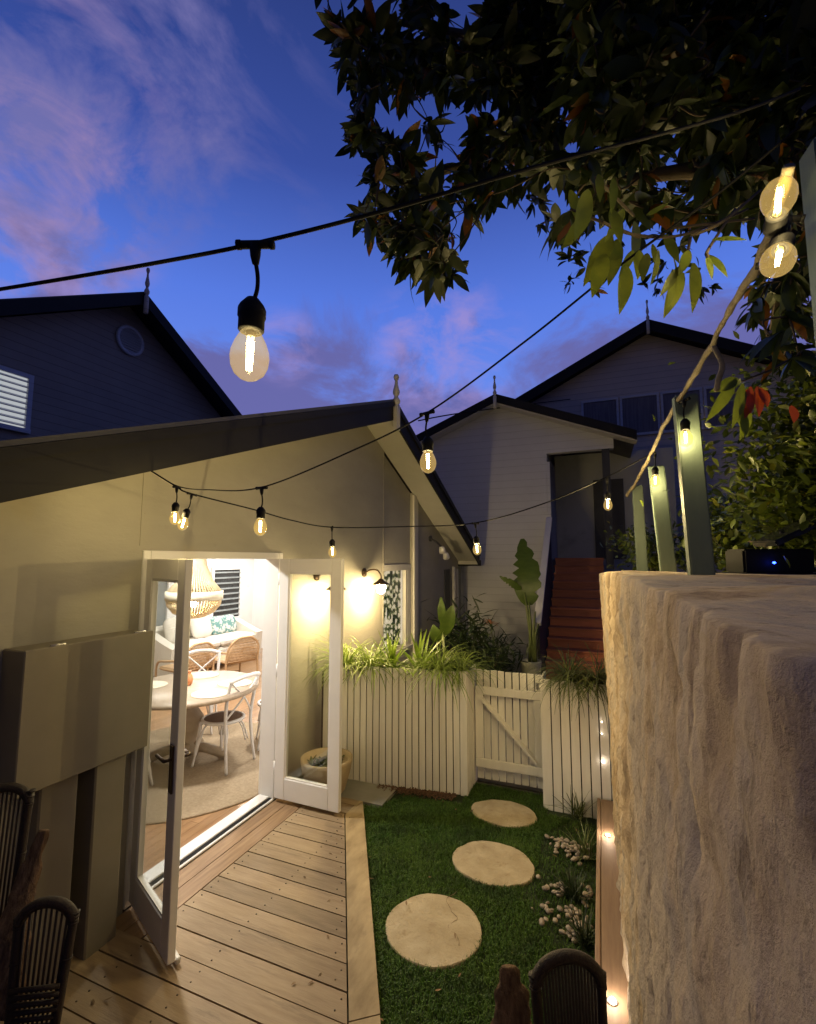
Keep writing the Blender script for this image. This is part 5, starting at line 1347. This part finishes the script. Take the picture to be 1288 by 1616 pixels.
ch = thing('chandelier', 'large beaded basket chandelier glowing over the dining table', 'chandelier', (TC.x, TC.y, 1.48))
m = MB()
for k in range(56):
    a = 2 * PI * k / 56; c, s = math.cos(a), math.sin(a)
    m.tube([(r * c, r * s, z) for r, z in ((.06, 1.0), (.075, .75), (.11, .55), (.18, .38), (.27, .27))], .0075, 5)
    m.tube([(r * c, r * s, z) for r, z in ((.27, .20), (.255, .13), (.20, .06), (.11, .015), (.03, 0))], .0085, 5)
m.build('bead_strands', M['beads'], ch, True)
m = MB(); m.lathe([(.265, .19), (.285, .19), (.285, .28), (.265, .28), (.265, .19)], 40); m.lathe([(.05, 1.0), (.065, 1.0), (.065, 1.04), (.05, 1.04), (.05, 1.0)], 20); m.build('ring', M['mat'], ch, True)
m = MB(); m.tube([(0, 0, .30), (0, 0, 1.14)], .008, 6); m.build('rod', M['metal'], ch, True)
m = MB(); m.lathe([(0, .10), (.03, .12), (.035, .15), (.02, .19), (.014, .21), (0, .21)], 16); m.build('bulb', M['chglow'], ch, True)
# unseen ceiling lights assumed for the room, bare area lamps without fixtures
for (x, y, e) in ((-3.7, 3.0, 62), (-3.6, 5.2, 55), (-5.6, 4.0, 58), (-5.7, 6.4, 58), (-6.8, 8.0, 52)):
    l = lamp(None, (x, y, 2.60), e * 0.95, (1, .95, .88), 0, 'AREA', shape='DISK', size=.22)

# sofa, cushions, rattan chairs
sf = thing('sofa', 'cream slipcovered sofa against the far wall under the louvre window', 'sofa', (-7.2, 7.2, .02))
m = MB(); m.bbox((-7.70, 6.1, .14), (-6.75, 8.3, .42), .04); m.build('base', M['sofa'], sf)
m = MB(); m.bbox((-7.72, 6.1, .42), (-7.48, 8.3, .86), .06); m.build('backrest', M['sofa'], sf)
for y0 in (6.02, 8.14):
    m = MB(); m.prism([(-7.7, y0, .12), (-6.75, y0, .12), (-6.72, y0, .58), (-6.9, y0, .64), (-7.3, y0, .80), (-7.7, y0, .86)], (0, .18, 0)); m.build('arm', M['sofa'], sf)
for k in range(2):
    m = MB(); m.bbox((-7.46, 6.22 + k * .97, .43), (-6.72, 7.17 + k * .97, .58), .05); m.build('seat_cushion', M['sofa'], sf)
m = MB()
for yy in (6.1, 8.2): m.bbox((-6.85, yy, 0), (-6.79, yy + .06, .12), .005)
m.build('leg', M['tableleg'], sf)
CUL = ['large cream back cushion at the left of the sofa', 'large cream back cushion in the middle of the sofa', 'teal leaf-patterned cushion on the right half of the sofa', 'teal leaf-patterned cushion leaning in the right corner of the sofa']
for i, (yy, mm, s) in enumerate(((6.6, 'sofa', .29), (7.2, 'sofa', .29), (7.62, 'pillow', .23), (7.95, 'pillow', .23))):
    bm = bmesh.new(); bmesh.ops.create_uvsphere(bm, u_segments=20, v_segments=14, radius=1)
    for v in bm.verts:
        q = v.co; f = lambda c: math.copysign(abs(c) ** .55, c); v.co = Vector((q.x * .09, f(q.y) * s * .82, f(q.z) * s * .82))
    mb = MB(); mb.bm(bm, True, Matrix.Rotation(R(-18), 4, 'Y')); o = mb.build('cushion', M[mm]); o.location = (-7.30, yy, .56 + s * .8); tag(o, CUL[i], 'cushion', 'cushions on the sofa')
def rattan(loc, rz, label):
    t = thing('rattan_chair', label, 'armchair', loc, rz, 'rattan armchairs')
    m = MB(); ap = smooth_path([(.30, -.30, 0), (.28, -.29, .3), (.33, -.27, .58), (.36, -.14, .72), (.37, 0, .74), (.36, .14, .72), (.33, .27, .58), (.28, .29, .3), (.30, .30, 0)], 6); m.tube(ap, .02, 8)
    for s in (-1, 1): m.tube(smooth_path([(.32, s * .28, .5), (.0, s * .34, .48), (-.3, s * .32, .40), (-.34, s * .30, 0)], 6), .018, 8)
    m.tube([(-.34, -.3, .03), (-.34, .3, .03)], .014, 7); m.tube([(.3, -.3, .03), (.3, .3, .03)], .014, 7)
    m.build('frame', M['rattan'], t, True)
    m = MB()
    for k in range(22):
        y = -.26 + .52 * k / 21; zt = .72 - .16 * (abs(y) / .27) ** 3; m.tube([(.28, y, .32), (.355, y, zt)], .009, 5)
    for k in range(8): m.tube([(.29 + k * .009, -.27, .34 + k * .045), (.29 + k * .009, .27, .34 + k * .045)], .008, 5)
    m.build('back_weave', M['rattan'], t, True)
    m = MB(); m.bbox((-.32, -.29, .30), (.28, .29, .36), .03); m.build('seat', M['rattan'], t, True)
    return t
rattan((-6.05, 6.75, .02), R(-20), 'rattan armchair with arched back nearest the sofa arm')
rattan((-6.30, 5.95, .02), R(-10), 'rattan armchair with arched back seen just right of the left door stile')
# far wall windows
def inner_window(y0, y1, z0, z1, name, label, glassm, nl):
    t = MB(); q = .07
    t.bbox((FX, y0 - q, z1), (FX + .05, y1 + q, z1 + q)); t.bbox((FX, y0 - q, z0 - q), (FX + .06, y1 + q, z0)); t.bbox((FX, y0 - q, z0), (FX + .05, y0, z1)); t.bbox((FX, y1, z0), (FX + .05, y1 + q, z1))
    o = t.build(name, M['white'], cot); o['label'] = label
    MB().box((FX + .004, y0, z0), (FX + .012, y1, z1)).build('pane', M[glassm], o)
    if nl:
        m = MB()
        for k in range(nl):
            z = z0 + (z1 - z0) * (k + .5) / nl; m.bar((FX + .03, y0, z), (FX + .03, y1, z), .05, .006, (.7, 0, 1))
        m.build('louvres', M['greyglass'], o)
    return o
inner_window(7.92, 8.72, .80, 1.86, 'inner_window', 'louvred window above the sofa', 'darkglass', 9)
inner_window(5.55, 6.75, .1, 1.95, 'inner_window', 'tall grey glass door at the back of the room', 'greyglass', 0)
m = MB(); m.bbox((FX, 9.0, 1.45), (FX + .012, 9.08, 1.57), .003); m.build('light_switch', M['white'], cot)

# ------------------------------------------------------------------ energies and render settings
for o in list(bpy.data.objects):
    if o.type == 'LIGHT' and o.parent and o.parent.name.startswith('string_bulb'):
        o.data = o.data.copy(); o.data.energy = o.parent['watt']; del o.parent['watt']

scene.view_settings.view_transform = 'Standard'; scene.view_settings.look = 'None'
scene.view_settings.exposure = 0.2; scene.view_settings.gamma = 1.0; scene.view_settings.use_curve_mapping = False
scene.render.engine = 'CYCLES'
cy = scene.cycles
cy.use_denoising = True; cy.max_bounces = 7; cy.diffuse_bounces = 4; cy.glossy_bounces = 3; cy.transmission_bounces = 4; cy.transparent_max_bounces = 12
cy.sample_clamp_indirect = 4.0; cy.caustics_reflective = False; cy.caustics_refractive = False
try: cy.denoiser = 'OPENIMAGEDENOISE'
except Exception: pass
